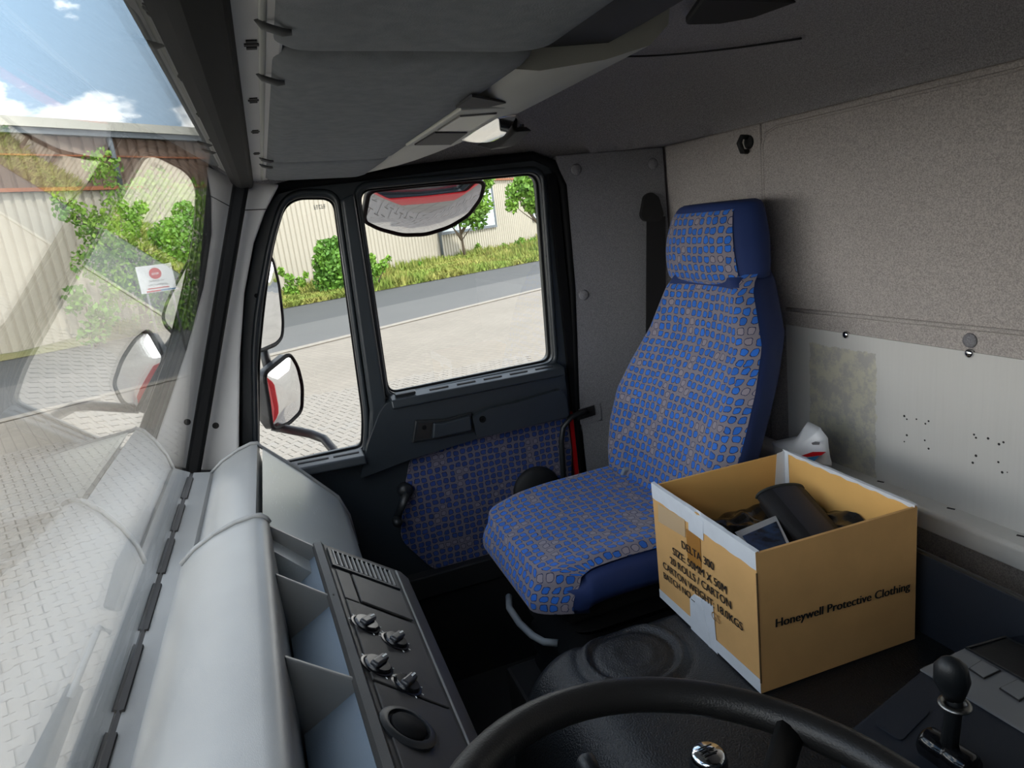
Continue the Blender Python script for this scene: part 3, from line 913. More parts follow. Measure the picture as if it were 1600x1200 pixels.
# sills with slots
def ledge(poly_px, depth, name, z_thick=.02):
    top = pxp(poly_px, 1.872)
    mb = MB()
    ring = [Vector((1.872, p.y, p.z)) for p in top]
    return mb
s0 = onx(606, 617, 1.872); s1 = onx(872, 566, 1.872)
sill = build('window_sill', MB().prism([s0, s0 + Vector((-.045, .0, -.008)), s0 + Vector((-.05, 0, -.03)), s0 + Vector((0, 0, -.05))], s1 - s0), M['door_plastic'], door, bevel=.004)
for i in range(5):
    t = .22 + i * .155
    a = s0.lerp(s1, t) + Vector((-.022, 0, -.0032)); b = s0.lerp(s1, t + .105) + Vector((-.022, 0, -.0032))
    build('slot', MB().obox((a + b) / 2, b - a, (1, 0, .177), Vector((b - a)).cross(Vector((1, 0, .177))), (b - a).length / 2, .0032, .0012), M['ink'], sill)
a = s0.lerp(s1, .03) + Vector((-.024, 0, .001)); b = s0.lerp(s1, .14) + Vector((-.024, 0, .001))
build('lock_slide', MB().obox((a + b) / 2, b - a, (1, 0, .177), Vector((b - a)).cross(Vector((1, 0, .177))), (b - a).length / 2, .010, .004), M['black'], sill, bevel=.002)
q0 = onx(418, 728, 1.872); q1 = onx(566, 700, 1.872)
q0 = q1 + (q0 - q1) * 1.25
sill2 = build('window_sill', MB().prism([q0, q0 + Vector((-.05, 0, -.008)), q0 + Vector((-.056, 0, -.03)), q0 + Vector((0, 0, -.05))], q1 - q0), M['door_plastic'], door, bevel=.004)
for ta, tb in ((.44, .70), (.74, .96)):
    a = q0.lerp(q1, ta) + Vector((-.022, 0, -.0032)); b = q0.lerp(q1, tb) + Vector((-.022, 0, -.0032))
    build('slot', MB().obox((a + b) / 2, b - a, (1, 0, .16), Vector((b - a)).cross(Vector((1, 0, .16))), (b - a).length / 2, .0035, .0012), M['ink'], sill2)
# upper trim: thick moulding below the windows with pull recess
um = rounded(pxp([(572, 690), (590, 640), (604, 622), (650, 622), (874, 574), (884, 648), (770, 672), (640, 712), (560, 742)], 1.870), [.01, .02, .02, .01, .02, .01, .01, .01, .01], 4)
build('upper_trim', MB().prism(um, (-.035, 0, 0)), M['door_plastic'], door, bevel=.008, seg=3)
ar = pxp([(735, 650), (760, 636), (800, 628), (872, 606), (880, 618), (884, 648), (770, 676), (742, 680)], 1.835)
build('grip_rail', MB().prism(rounded(ar, .008, 3), (-.022, 0, 0)), M['door_plastic'], door, bevel=.006, seg=3)
# handle housing
hs = pxp([(643, 691), (648, 656), (693, 654), (736, 643), (740, 674), (690, 684)], 1.834)
hh = build('handle_housing', MB().prism(hs, (-.010, 0, 0)), M['black'], door, bevel=.003)
hi = pxp([(650, 686), (654, 661), (676, 660), (672, 684)], 1.8235)
build('handle_recess', MB().prism(hi, (-.001, 0, 0)), M['ink'], hh)
hl = pxp([(674, 684), (676, 660), (692, 659), (733, 648), (736, 671), (690, 681)], 1.824)
build('pull_handle', MB().prism(hl, (-.014, 0, 0)), M['door_plastic'], hh, bevel=.004)
p = onx(754, 655, 1.813)
build('screw_cap', MB().lathe(p, (-1, 0, 0), [(.010, 0), (.010, .002), (.007, .002), (.0065, -.001), (.0005, -.001)], 18), M['rubber'], door)
p = onx(663, 668, 1.8228)
build('screw_cap', MB().lathe(p, (-1, 0, 0), [(.007, 0), (.006, .002), (.0005, .002)], 14), M['rubber'], hh)
p = onx(870, 584, 1.834)
build('screw_cap', MB().lathe(p, (-1, 0, 0), [(.009, 0), (.008, .002), (.0005, .002)], 14), M['rubber'], door)
# cloth insert
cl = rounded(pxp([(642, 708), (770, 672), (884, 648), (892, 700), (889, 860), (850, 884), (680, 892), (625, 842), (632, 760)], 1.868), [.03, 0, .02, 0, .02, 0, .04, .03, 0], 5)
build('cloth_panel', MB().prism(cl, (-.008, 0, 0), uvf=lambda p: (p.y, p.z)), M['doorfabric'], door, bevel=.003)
p = onx(838, 765, 1.860)
build('speaker_cover', MB().lathe(p, (-1, 0, 0), [(.075, 0), (.075, .008), (.066, .018), (.03, .024), (.0005, .025)], 32), M['black_matt'], door, smooth=True)
# window crank
p = onx(632, 764, 1.868)
ck = build('window_crank', MB().lathe(p, (-1, 0, 0), [(.022, 0), (.022, .022), (.017, .03), (.0005, .032)], 22), M['black'], door, smooth=True)
p2 = onx(619, 812, 1.84)
build('crank_arm', MB().tube([p + Vector((-.026, 0, 0)), p.lerp(p2, .5) + Vector((-.02, 0, 0)), p2 + Vector((-.0, 0, 0))], [.015, .011, .011], 12, flat=.6), M['black'], ck, smooth=True)
build('crank_knob', MB().lathe(p2 + Vector((.006, 0, 0)), (-1, 0, 0), [(.010, 0), (.0135, .012), (.014, .03), (.010, .04), (.0005, .042)], 18), M['black'], ck, smooth=True)
# lower pocket line
a = onx(620, 928, 1.862); b = onx(850, 866, 1.862)
build('door_pocket', MB().prism([Vector((1.870, .10, -.985)), Vector((1.870, -.80, -.985)), Vector((1.870, -.80, -1.055)), Vector((1.870, .10, -1.055))], (-.04, 0, 0)), M['black_matt'], door, bevel=.004)
# grab handle beside the door and red door edge
gh = [onx(*q, 1.83) for q in ((916, 642), (892, 652), (880, 668), (877, 690), (880, 740), (884, 800))]
g = build('grab_handle', MB().tube(gh, .0085, 10), M['black'], smooth=True)
tag(g, 'curved black grab handle at the rear edge of the passenger door', 'handle')
struct('trim_2', MB().box((1.862, -.792, -1.05), (1.875, -.778, -.60)), M['red'], 'red painted door edge showing beside the pillar lining', cat='trim')

# B-pillar lining
bp = pxp([(876, 256), (868, 243), (1036, 230)], 1.858)
bl = [onx(868, 243, 1.858), onx(1037, 229, 1.858)]
bl += [Vector((1.858, YB, -.95)), Vector((1.858, -.80, -.95))]
bl += [onx(905, 740, 1.858), onx(899, 640, 1.858), onx(893, 450, 1.858), onx(881, 300, 1.858)]
bpo = struct('wall_pillar', MB().prism(bl, (.03, 0, 0)), M['pillar'], 'grey foam pillar lining between door and rear wall', bevel=.006, seg=3, cat='pillar')
for px, py in ((900, 265), (1020, 256), (912, 461)):
    p = onx(px, py, 1.858)
    build('stud', MB().lathe(p, (-1, 0, 0), [(.016, 0), (.016, .002), (.012, .005), (.0005, .006)], 20), M['pillar'], bpo, smooth=True)
p = [onx(*q, 1.8575) for q in ((905, 640), (936, 630), (938, 655), (908, 662))]
build('recess_rim', MB().prism(grow(p, .004), (-.004, 0, 0)), M['pillar'], bpo, bevel=.002)
p = [onx(*q, 1.853) for q in ((900, 642), (928, 633), (930, 648), (902, 657))]
build('strap', MB().prism(p, (-.003, 0, 0)), M['belt'], bpo)
struct('trim_3', MB().box((1.858, -.815, -1.06), (1.90, -.79, .1)), M['rubber'], 'black rubber door seal on the pillar edge', cat='seal')
struct('sill_panel', MB().box((1.84, YB, FLZ), (1.93, .30, -1.055)), M['black_matt'], 'dark door sill below the passenger door', cat='sill')
# seat belt
sb = thing('seat_belt', 'black seat belt with guide hanging on the pillar lining', 'seat belt', onx(1020, 520, 1.84))
p = onx(1016, 322, 1.856)
build('belt_guide', MB().lathe(p, (-1, 0, 0), [(.03, 0), (.03, .012), (.022, .022), (.0005, .025)], 20), M['black_matt'], sb, smooth=True)
g2 = [onx(*q, 1.84) for q in ((998, 338), (1004, 306), (1014, 300), (1026, 308), (1034, 336), (1028, 346), (1004, 346))]
build('guide_cover', MB().prism(rounded(g2, .01, 4), (-.014, 0, 0)), M['black_matt'], sb, bevel=.005)
st = [onx(*q, 1.838) for q in ((1010, 340), (1039, 338), (1040, 520), (1046, 900), (1012, 900), (1009, 520))]
build('webbing', MB().prism(st, (-.003, 0, 0)), M['belt'], sb)

# A-pillar: painted strip, rubber of the windscreen
st = pxp([(378, 285), (436, 288), (414, 330), (396, 380), (381, 460), (374, 560), (372, 735), (314, 735), (325, 600), (335, 500), (349, 400), (364, 330)], 1.80)
ap = struct('pillar_front', MB().prism(st, (.06, 0, 0)), M['pillar_paint'], 'light grey painted windscreen pillar ahead of the passenger door', cat='pillar', bevel=.004)
for px, py in ((365, 397), (337, 665)):
    p = onx(px, py, 1.80)
    build('hole', MB().lathe(p, (-1, 0, 0), [(.008, -.001), (.008, .0006)], 14), M['ink'], ap)
a = onx(364, 329, 1.80); b = onx(416, 327, 1.80)
build('seam', MB().tube([a, b], .0012, 5), M['ink'], ap)
rb = [WT + Vector((1.70, -.02, 0)), WT + Vector((1.70, .028, 0))]
def wpt(x, t, o=0.0):
    """point on the windscreen: t 0 top .. 1 bottom, o outwards"""
    d = (WB - WT); n = Vector((0, -d.z, d.y)).normalized()
    if n.y < 0: n = -n
    return Vector((x, 0, 0)) + WT + d * t + n * o
struct('trim_4', MB().prism([wpt(1.745, -.03, .014), wpt(1.745, -.03, -.017), wpt(1.745, 1.06, -.017), wpt(1.745, 1.06, .014)], (.042, 0, 0)), M['rubber'], 'black rubber seal down the side of the windscreen', cat='seal', bevel=.008)
struct('trim_5', MB().prism([wpt(XL, -.10, .03), wpt(XL, -.10, -.02), wpt(XL, .02, -.025), wpt(XL, .035, -.005), wpt(XL, .035, .03)], (1.80 - XL, 0, 0)), M['rubber'], 'black rubber seal along the top of the windscreen', cat='seal', bevel=.004)
ws = thing('window_1', 'large raked windscreen of the truck cab', 'windscreen', (0.8, .26, -.51), kind='structure')
build('pane', MB().prism([wpt(XL, 0, 0), wpt(XL, 1, 0), wpt(XL, 1, .005), wpt(XL, 0, .005)], (1.76 - XL, 0, 0)), M['screenglass'], ws)
# outer corner panel closing the front
struct('corner_panel', MB().prism([wpt(1.87, -.05, .03), wpt(1.87, 1.05, .03), (1.87, .16, -.56), (1.87, -.0, .2)], (.08, 0, 0)), M['black_matt'], 'black outer corner panel beside the windscreen', cat='panel')
struct('wall_front', MB().box((XL, .30, FLZ), (1.95, .33, -.56)), M['black_matt'], 'dark front bulkhead below the windscreen', cat='wall')
cw = struct('cowl', MB().prism([(XL, .266, -.535), (XL, .292, -.56), (XL, .30, -.62), (XL, .262, -.62)], (1.95 - XL, 0, 0)), M['black_matt'], 'black cowl panel outside below the windscreen', cat='cowl')
# unseen driver side wall, window left out to keep side light off the interior
struct('wall_left', MB().prism([(XL - .03, .33, FLZ), (XL - .03, .30, -.52), (XL - .03, .04, .36), (XL - .03, YB - .03, .36), (XL - .03, YB - .03, FLZ)], (.03, 0, 0)), M['door_plastic'], 'unseen driver side wall and door of the cab, windowless to block side light', cat='wall')
# red superstructure behind the cab
struct('body_side', MB().box((-.30, -5.5, -1.2), (2.08, YB - .30, 0.6)), M['red'], 'red truck body behind the cab', cat='body')

# wiper arms and hoses outside
def wiper(x0, x1, lab):
    t = thing('wiper', lab, 'wiper', ((x0 + x1) / 2, .28, -.46), 'wipers resting along the foot of the windscreen')
    build('arm', MB().tube([(x0, .315, -.50), (x0 + .06, .30, -.465), (x0 + (x1 - x0) * .55, .287, -.448)], [.014, .016, .009], 8, flat=.5), M['black_matt'], t, smooth=True)
    build('arm_tip', MB().tube([(x0 + (x1 - x0) * .5, .287, -.446), (x0 + (x1 - x0) * .75, .278, -.43), (x1 - .12, .266, -.44)], .004, 8), M['steel'], t, smooth=True)
    build('blade', MB().tube([(x0 + .12, .252, -.452), (x1, .246, -.452)], [.006, .005], 6), M['rubber'], t)
    return t
wiper(.55, 1.02, 'black windscreen wiper with thick tapering arm in front of the grey dash bins')
wiper(1.10, 1.60, 'black windscreen wiper ahead of the scratched passenger lid')
rr = random.Random(3)
for k, (mt, rad) in enumerate((('grey_strap', .006), ('black_matt', .008), ('steel', .0045))):
    pts = []
    for i in range(26):
        x = .35 + i * .052
        pts.append((x, .279 + .005 * math.sin(i * .9 + k * 2) + .005 * k, -.522 + .008 * math.sin(i * 1.3 + k)))
    hz = build('washer_hose', MB().tube(pts, rad, 7), M[mt], smooth=True)
    tag(hz, ['pale washer hose snaking along the cowl', 'thick black hose snaking along the cowl', 'thin steel line snaking along the cowl'][k], 'hose')

# header strip over the windscreen with little grilles
hd = struct('trim_6', MB().box((XL, -.046, .150), (1.79, -.008, .175)), M['pillar_paint'], 'grey strip over the windscreen with small slotted grilles', cat='trim', bevel=.003)
for px, py in ((393, 70), (396, 157), (399, 206), (401, 240)):
    c = onz(px, py, .1495)
    for s in (-1, 0, 1):
        build('grille_slot', MB().box(c + Vector((-.003 + s * .0095, -.0055 + .0015 * abs(s), -.0006)), c + Vector((.003 + s * .0095, .0055 - .0015 * abs(s), .001))), M['ink'], hd)
struct('trim_7', MB().box((XL, -.06, .168), (1.86, .015, .40)), M['roofliner'], 'grey panel above the windscreen', cat='trim')

# ================================================================== overhead
def visor(x0, x1, label, hooks):
    t = thing('sun_visor', label, 'sun visor', ((x0 + x1) / 2, -.15, .13), 'cloth sun visors folded up over the windscreen')
    yf, zf, yr, zr = -.036, .143, -.270, .134
    mb = MB()
    rings = []
    n = 14
    outline = rounded([(x0, yf, zf), (x1, yf, zf), (x1, yr, zr), (x0, yr, zr)], .028, 6)
    c = sum(outline, Vector()) / len(outline)
    def lay(k, dz):
        return [c + (p - c) * k + Vector((0, 0, dz)) for p in outline]
    # softly padded slab
    def inset(d, dz):
        r = []
        for p in outline:
            v = p - c
            r.append(Vector((c.x + math.copysign(max(0, abs(v.x) - d), v.x), c.y + math.copysign(max(0, abs(v.y) - d), v.y), p.z + dz)))
        return r
    mb.loft([inset(.05, -.002), inset(.022, -.0015), inset(.008, .002), inset(.002, .007), inset(0, .012), inset(.003, .018), inset(.012, .021)])
    build('pad', mb, M['visor'], t, smooth=True)
    for hx in hooks:
        build('hinge', MB().tube([(hx, yf + .012, .155), (hx, yf + .006, .146), (hx, yf - .006, .1415), (hx, yf - .012, .1415)], [.0025, .003, .003, .002], 8), mat('hinge_grey', (96, 98, 100), .5), t, smooth=True)
    return t
visor(1.395, 1.755, 'short grey cloth sun visor nearest the passenger door', (1.43,))
visor(.622, 1.385, 'wide grey cloth sun visor in the middle over the windscreen', (.70, 1.33))
visor(-.10, .612, 'grey cloth sun visor over the steering wheel side', (.54,))
build('visor_rod', MB().tube([(-.1, -.030, .152), (1.76, -.030, .152)], .0036, 8), M['console'], None, smooth=True)
o = bpy.data.objects['visor_rod']; tag(o, 'thin grey rod along the front edge of the sun visors', 'rod')

oc = thing('overhead_console', 'light grey overhead console with reading lamps behind the sun visors', 'console', (.9, -.37, .14))
# section (y,z) sweeps along x and tapers into the door side corner
def oc_ring(x, k):
    sec = [(-.262, .152), (-.274, .142), (-.300, .139), (-.375, .146), (-.430, .158), (-.455, .178), (-.462, .215), (-.45, .36), (-.262, .36)]
    return [Vector((x, -.262 + (y + .262) * k, .36 + (z - .36) * (1 if z > .3 else (.94 + .06 * k)))) for y, z in sec]
build('body', MB().loft([oc_ring(x, k) for x, k in ((.70, 1.0), (1.0, 1.0), (1.45, .98), (1.62, .90), (1.74, .72), (1.83, .40), (1.86, .2))]), M['console'], oc, auto=50)
build('driver_section', MB().loft([[Vector((x, y, z + (0.02 if z < .3 else 0))) for y, z in ((-.262, .150), (-.30, .140), (-.38, .142), (-.425, .160), (-.44, .20), (-.43, .36), (-.262, .36))] for x in (-.15, .3, .62, .698)]), M['consoledark'], oc, auto=40)
# lamp recess with two lids, set into the underside
def oc_pt(px, py, dz=0.0):
    """meet the console underside"""
    r = ray(px, py)
    y0, z0, y1, z1 = -.300, .139, -.43, .158
    s = (z0 - (z1 - z0) / (y1 - y0) * y0) / (r.z - (z1 - z0) / (y1 - y0) * r.y)
    return r * s + Vector((0, 0, dz))
lp = [(640, 223), (722, 172), (782, 168), (706, 222)]
lf = build('lamp_frame', MB().prism([oc_pt(*q, -.003) for q in [(634, 226), (720, 168), (790, 165), (708, 226)]], (0, 0, .006)), M['console'], oc, bevel=.002)
build('lamp_lid', MB().prism([oc_pt(*q, -.0055) for q in [(647, 222), (679, 202), (730, 203), (704, 222)]], (0, 0, .004)), M['consoledark'], oc, bevel=.001)
build('lamp_lid', MB().prism([oc_pt(*q, -.0055) for q in [(683, 199), (718, 176), (776, 172), (736, 199)]], (0, 0, .004)), mat('lamp_lid', (112, 112, 110), .35), oc, bevel=.001)
build('recess', MB().prism([oc_pt(*q, -.0035) for q in [(712, 164), (737, 146), (790, 157), (764, 163)]], (0, 0, .003)), M['consoledark'], oc)
lens = rounded([oc_pt(*q, -.004) for q in [(716, 218), (778, 178), (808, 176), (820, 190), (806, 202), (740, 216)]], .012, 4)
mbl = MB(); lc = sum(lens, Vector()) / len(lens)
mbl.loft([[lc + (p - lc) * k + Vector((0, 0, .003 - .022 * (1 - k * k))) for p in lens] for k in (1.0, .9, .75, .55, .3, .05)], cap=True)
build('lamp_lens', mbl, mat('lens_reflector', (240, 240, 236), .06, 1.0), oc, smooth=True, label='shiny domed lamp cover')
for px, py in ((803, 198), (812, 193)):
    p = oc_pt(px, py, -.010)
    build('switch_knob', MB().lathe(p + Vector((0, 0, .008)), (0, 0, -1), [(.008, 0), (.008, .008), (.005, .011), (.0005, .012)], 14), M['black_matt'], oc, smooth=True)
# black bracket under the console edge
p = [ony(*q, -.47) for q in ((742, 228), (762, 216), (800, 200), (808, 206), (782, 230), (765, 234))]
br = build('bracket', MB().prism(p, (0, -.03, 0)), M['black_matt'], bevel=.003)
tag(br, 'small black bracket hanging behind the overhead lamp', 'bracket')
# dark radio grille in the roof
r0 = [onz(*q, .333) for q in ((1070, 24), (1120, 23), (1180, 12), (1250, -14), (1100, -20))]
rh = build('roof_hatch_grip', MB().prism(r0, (0, 0, -.018)), M['black_matt'], bevel=.006)
tag(rh, 'black oval grip plate set in the roof lining', 'grip')

def interp(tab, v):
    for (a, fa), (b, fb) in zip(tab, tab[1:]):
        if a <= v <= b:
            t = (v - a) / (b - a); t = t * t * (3 - 2 * t) if False else t
            return fa + (fb - fa) * t
    return tab[0][1] if v < tab[0][0] else tab[-1][1]
# ================================================================== dashboard
dash = thing('dashboard', 'grey plastic dashboard with open bins and dark control panel', 'dashboard', (.9, .05, -1.1))
XC = 1.19
# passenger part: smooth hump and scratched lid, far end by the door
XE = 1.735
far = [onx(*q, XE) for q in ((318, 752), (330, 742), (348, 722), (372, 705), (392, 695), (402, 694))]
farp = [(p.y, p.z) for p in far]
lidp = [(p.y, p.z) for p in [onx(*q, XE) for q in ((407, 699), (470, 737), (528, 778), (545, 806), (558, 852), (566, 880))]]
sec = [(.262, -.535), (.250, -.515)] + farp + [(farp[-1][0] - .003, farp[-1][1] - .05), (.10, -.9), (.26, -.9)]
build('passenger_hump', MB().loft([[Vector((x, y, z)) for y, z in sec] for x in (XC - .05, XE)]), M['dash'], dash, auto=35)
s2 = lidp + [(lidp[-1][0] + .08, lidp[-1][1] - .15), (lidp[0][0], -.9)]
s2 = [(lidp[0][0] - .004, lidp[0][1] - .002)] + s2[1:]
build('passenger_lid', MB().loft([[Vector((x, y, z)) for y, z in s2] for x in (XC - .05, XE + .002)]), M['dash_lid'], dash, auto=25, label='scuffed grey lid')
build('end_lip', MB().tube([Vector((XE, y, z + .003)) for y, z in farp[1:] + lidp[:-1]], .005, 6), M['dash'], dash, smooth=True)
# centre part
ctr = [onx(*q, XC) for q in ((272, 905), (284, 884), (304, 860), (335, 836), (368, 818), (396, 808), (408, 807), (416, 811), (421, 818))]
cp = [(p.y, p.z) for p in ctr]
XN = .20
def shift(p, x):
    """the dash wraps a little towards the driver"""
    t = (XC - x) / (XC - .60)
    k = interp([(-.127, 0.0), (-.02, .022), (.012, .029), (.06, .018), (.092, .016), (.15, 0.0)], p[0])
    return (p[0] - k * t, p[1])
def csec(pts, x):
    return [Vector((x,) + shift(p, x)) for p in pts]
hump = cp + [(cp[-1][0] + .002, -.66), (cp[-1][0] + .02, -.68), (.255, -.68), (.255, -.56)]
build('centre_hump', MB().loft([csec(hump, x) for x in (XC, .9, .6, XN)]), M['dash'], dash, auto=35)
build('hump_lip', MB().tube([Vector((XC, y, z + .002)) for y, z in cp[1:]], .005, 6), M['dash'], dash, smooth=True)
LIP = (.012, -.522)
binf = [(cp[-1][0] - .002, -.575), (LIP[0], -.537), (LIP[0], -.66), (cp[-1][0] - .002, -.66)]
build('bin_floor', MB().loft([csec(binf, x) for x in (XC, .9, .6, XN)]), M['bin'], dash, label='bin bottom with blue skylight put into its colour')
build('bin_end', MB().prism([Vector((XC - .003, y, z)) for y, z in [(cp[-1][0], cp[-1][1] - .004), (LIP[0], LIP[1] - .003), (LIP[0], -.66), (cp[-1][0], -.66)]], (.006, 0, 0)), M['dash'], dash)
for pxa, pya in ((424, 898), (430, 1030)):
    r = ray(pxa, pya); x = (cp[-1][1] - .004) / r.z * r.x
    a = shift((cp[-1][0], cp[-1][1] - .005), x); b = shift((LIP[0], LIP[1] - .004), x)
    build('bin_divider', MB().prism([Vector((x, a[0], a[1])), Vector((x, b[0], b[1])), Vector((x, b[0], -.65)), Vector((x, a[0], -.66))], (.006, 0, 0)), M['dash'], dash, bevel=.0015)
x = .62
a = shift((cp[-1][0], cp[-1][1] - .005), x); b = shift((LIP[0], LIP[1] - .004), x)
for px, py in ((480, 890), (483, 906), (443, 898)):
    pass
PE = (-.127, -.620)
lipbar = [(LIP[0] + .006, LIP[1] - .002), (LIP[0] + .002, LIP[1] + .003), (LIP[0] - .010, LIP[1] + .002), (LIP[0] - .014, LIP[1] - .006), (LIP[0] - .012, -.56), (LIP[0] + .005, -.56)]
build('bin_lip', MB().loft([csec(lipbar, x) for x in (XC + .006, .9, .6, XN)]), M['dash_dark'], dash, auto=40)
P0 = (LIP[0] - .012, LIP[1] - .004)
panel = [P0, PE, (PE[0] - .012, PE[1] - .018), (PE[0] - .010, -.70), (-.06, -.95), (.02, -.95)]
cpnl = build('control_panel', MB().loft([csec(panel, x) for x in (XC + .008, .9, .6, XN)]), M['dash_dark'], dash, auto=35)
pd = Vector((0, PE[0] - P0[0], PE[1] - P0[1])); pl_len = pd.length; pd.normalize()
pn = Vector((0, pd.z, -pd.y));  pn = -pn if pn.z < 0 else pn
def pp_(x, t, o=0.0):
    y, z = shift((P0[0], P0[1]), x)
    return Vector((x, y, z)).lerp(Vector((x, PE[0], PE[1])), t) + pn * o
def panel_px(px, py):
    """meet the control panel plane; gives (x,t)"""
    r = ray(px, py); best = None
    for k in range(200):
        x = .3 + k * .005
        o = pp_(x, 0)
        s = o.dot(pn) / r.dot(pn); p = r * s
        if best is None or abs(p.x - x) < best[0]:
            best = (abs(p.x - x), p.x, (p - o).dot(pd) / pl_len)
    return best[1], best[2]
def pbox(name, x0, x1, t0, t1, o0, o1, material, parent, **kw):
    return build(name, MB().prism([pp_(x0, t0, o0), pp_(x1, t0, o0), pp_(x1, t1, o0), pp_(x0, t1, o0)], pn * (o1 - o0)), material, parent, **kw)
# air vent
def vent(x0, x1, t0, t1):
    v = build('air_vent', MB().holed([pp_(x0, t0, 0), pp_(x1, t0, 0), pp_(x1, t1, 0), pp_(x0, t1, 0)], [[pp_(x0 + .006, t0 + .04, 0), pp_(x1 - .006, t0 + .04, 0), pp_(x1 - .006, t1 - .04, 0), pp_(x0 + .006, t1 - .04, 0)]], pn * .004), M['black'], dash)
    pbox('vent_hollow', x0 + .005, x1 - .005, t0 + .03, t1 - .03, .0002, .001, M['ink'], v)
    n = 13
    for i in range(n):
        t = t0 + .06 + (t1 - t0 - .12) * i / (n - 1)
        pbox('vent_slat', x0 + .006, x1 - .006, t - .006, t + .006, .001, .005, M['steel'] if False else M['dash'], v)
vent(1.105, 1.178, .03, .86)
vent(.50, .585, .06, .92)
# flap, control field, socket field: thin raised plates with gaps around them
pbox('flap', .992, 1.095, .06, .22, 0, .0025, M['dash_dark'], dash, bevel=.001)
pbox('flap', .998, 1.095, .25, .86, 0, .0035, M['dash_dark'], dash, bevel=.001)
pbox('control_field', .772, .986, .06, .86, 0, .003, M['dash_dark'], dash, bevel=.001)
pbox('socket_field', .60, .766, .06, .86, 0, .003, M['dash_dark'], dash, bevel=.001)
pbox('panel_border', .40, 1.19, .915, .93, 0, .0025, M['dash'], dash)
for px, py, r in ((572, 978, .019), (622, 1003, .018), (590, 1043, .019), (642, 1071, .018)):
    x, t = panel_px(px, py)
    c = pp_(x, t, .003)
    kb = build('rotary_knob', MB().lathe(c, pn, [(r + .004, 0), (r + .004, .0015), (r + .001, .002), (r, .0005), (r * .98, .004), (r * .9, .006), (.0005, .0062)], 26), mat('knob_black', (14, 15, 18), .25), dash, auto=40)
    ax = Vector((.8, 0, 0)) + pd * .6
    ax.normalize(); bx = pn.cross(ax)
    build('knob_grip', MB().obox(c + pn * .0085, ax, bx, pn, r * .95, .006, .0035), mat('knob_grip', (52, 54, 58), .3), kb, bevel=.003, seg=3)
    build('pointer', MB().obox(c + pn * .0128 + ax * r * .55, ax, bx, pn, r * .3, .0013, .0004), M['white'], kb)
    for k in range(7):
        a = math.radians(-120 + 40 * k)
        d = ax * math.cos(a) + bx * math.sin(a)
        build('scale_mark', MB().obox(c + d * (r + .006) + pn * .0004, d, pn.cross(d), pn, .0016, .0005, .0004), M['white'], dash)
x, t = panel_px(642, 1140)
c = pp_(x, t, .003)
sk = build('socket', MB().lathe(c, pn, [(.036, 0), (.036, .003), (.031, .006), (.027, .006), (.026, -.0), (.024, .001), (.0005, .001)], 32), M['black'], dash, auto=40)
build('socket_lid', MB().lathe(c + pn * .002, pn, [(.023, 0), (.021, .004), (.0005, .0045)], 28), M['rubber'], sk, smooth=True)
for px, py in ((519, 905), (522, 930)):
    x, t = panel_px(px, py)
    build('screw', MB().lathe(pp_(x, t, 0), pn, [(.0035, 0), (.003, .001), (.0005, .0012)], 10), M['ink'], dash)
# strip of gutter parts between dash and glass
gt = build('defroster_strip', MB().loft([[Vector((x, y, z)) for y, z in ((.252, -.496), (.216, -.503), (.206, -.52), (.252, -.53))] for x in (XN, XE - .02)]), M['dash'], dash, auto=30)
for i in range(7):
    x = .45 + i * .18
    build('defroster_slot', MB().box((x, .249, -.4975), (x + .14, .254, -.493)), M['ink'], gt)
build('defroster_gap', MB().box((XN, .252, -.53), (XE, .262, -.503)), M['ink'], dash)
p = onx(352, 817, 1.5)
# lower bulk so that nothing shows through under the dash
build('dash_underside', MB().box((XN, .0, -1.0), (XE - .01, .28, -.67)), M['black_matt'], dash)

# ================================================================== engine cover, tray, console
ex0, ex1, ey0, ey1, ezt = .52, 1.10, -1.165, -.34, -.80
dim = onz(990, 1021, ezt)
def eng(u, v):
    # superellipse-like block: u across, v along
    x = ex0 - .06 + (ex1 - ex0 + .12) * u; y = ey0 + (ey1 - ey0 + .10) * v
    dx = max(0, x - (ex1 - .05), (ex0 + .05) - x); dy = max(0, y - (ey1 - .07))
    rr_ = min(1.0, math.hypot(dx / .10, dy / .16))
    z = ezt - .30 * (1 - math.sqrt(max(0, 1 - rr_ ** 2.2)))
    # round moulded dish
    d = math.hypot(x - dim.x, y - dim.y)
    z += .006 * math.exp(-((d - .088) / .008) ** 2) - .005 * math.exp(-((d - .074) / .008) ** 2) - .004 * math.exp(-((d - .104) / .008) ** 2) + .002 * math.exp(-((d - .035) / .01) ** 2)
    if rr_ >= .999:
        z = FLZ
    return (x, y, z)
ec = build('engine_cover', MB().grid(eng, 150, 190), M['engine'], smooth=True)
tag(ec, 'black grained engine cover with moulded round dish between the seats', 'engine cover')
# storage tray behind the cover
tr = thing('storage_tray', 'dark blue-grey storage tray across the foot of the rear wall', 'tray', (.5, -1.05, -.82))
e0 = ony(1428, 860, -.965); e1 = ony(1600, 936, -.965)
ez = (e0.z + e1.z) / 2
build('front_board', MB().box((XL, -.972, -.86), (1.12, -.962, ez)), M['navy2'], tr, bevel=.002)
build('rim', MB().tube([(XL, -.967, ez), (1.12, -.967, ez)], .0045, 8), M['dash_dark'], tr, smooth=True)
build('bottom', MB().box((XL, YB + .002, -.86), (1.12, -.972, -.85)), M['navy2'], tr)
build('end_board', MB().box((1.11, YB + .002, -.86), (1.12, -.972, ez - .03)), M['navy2'], tr)
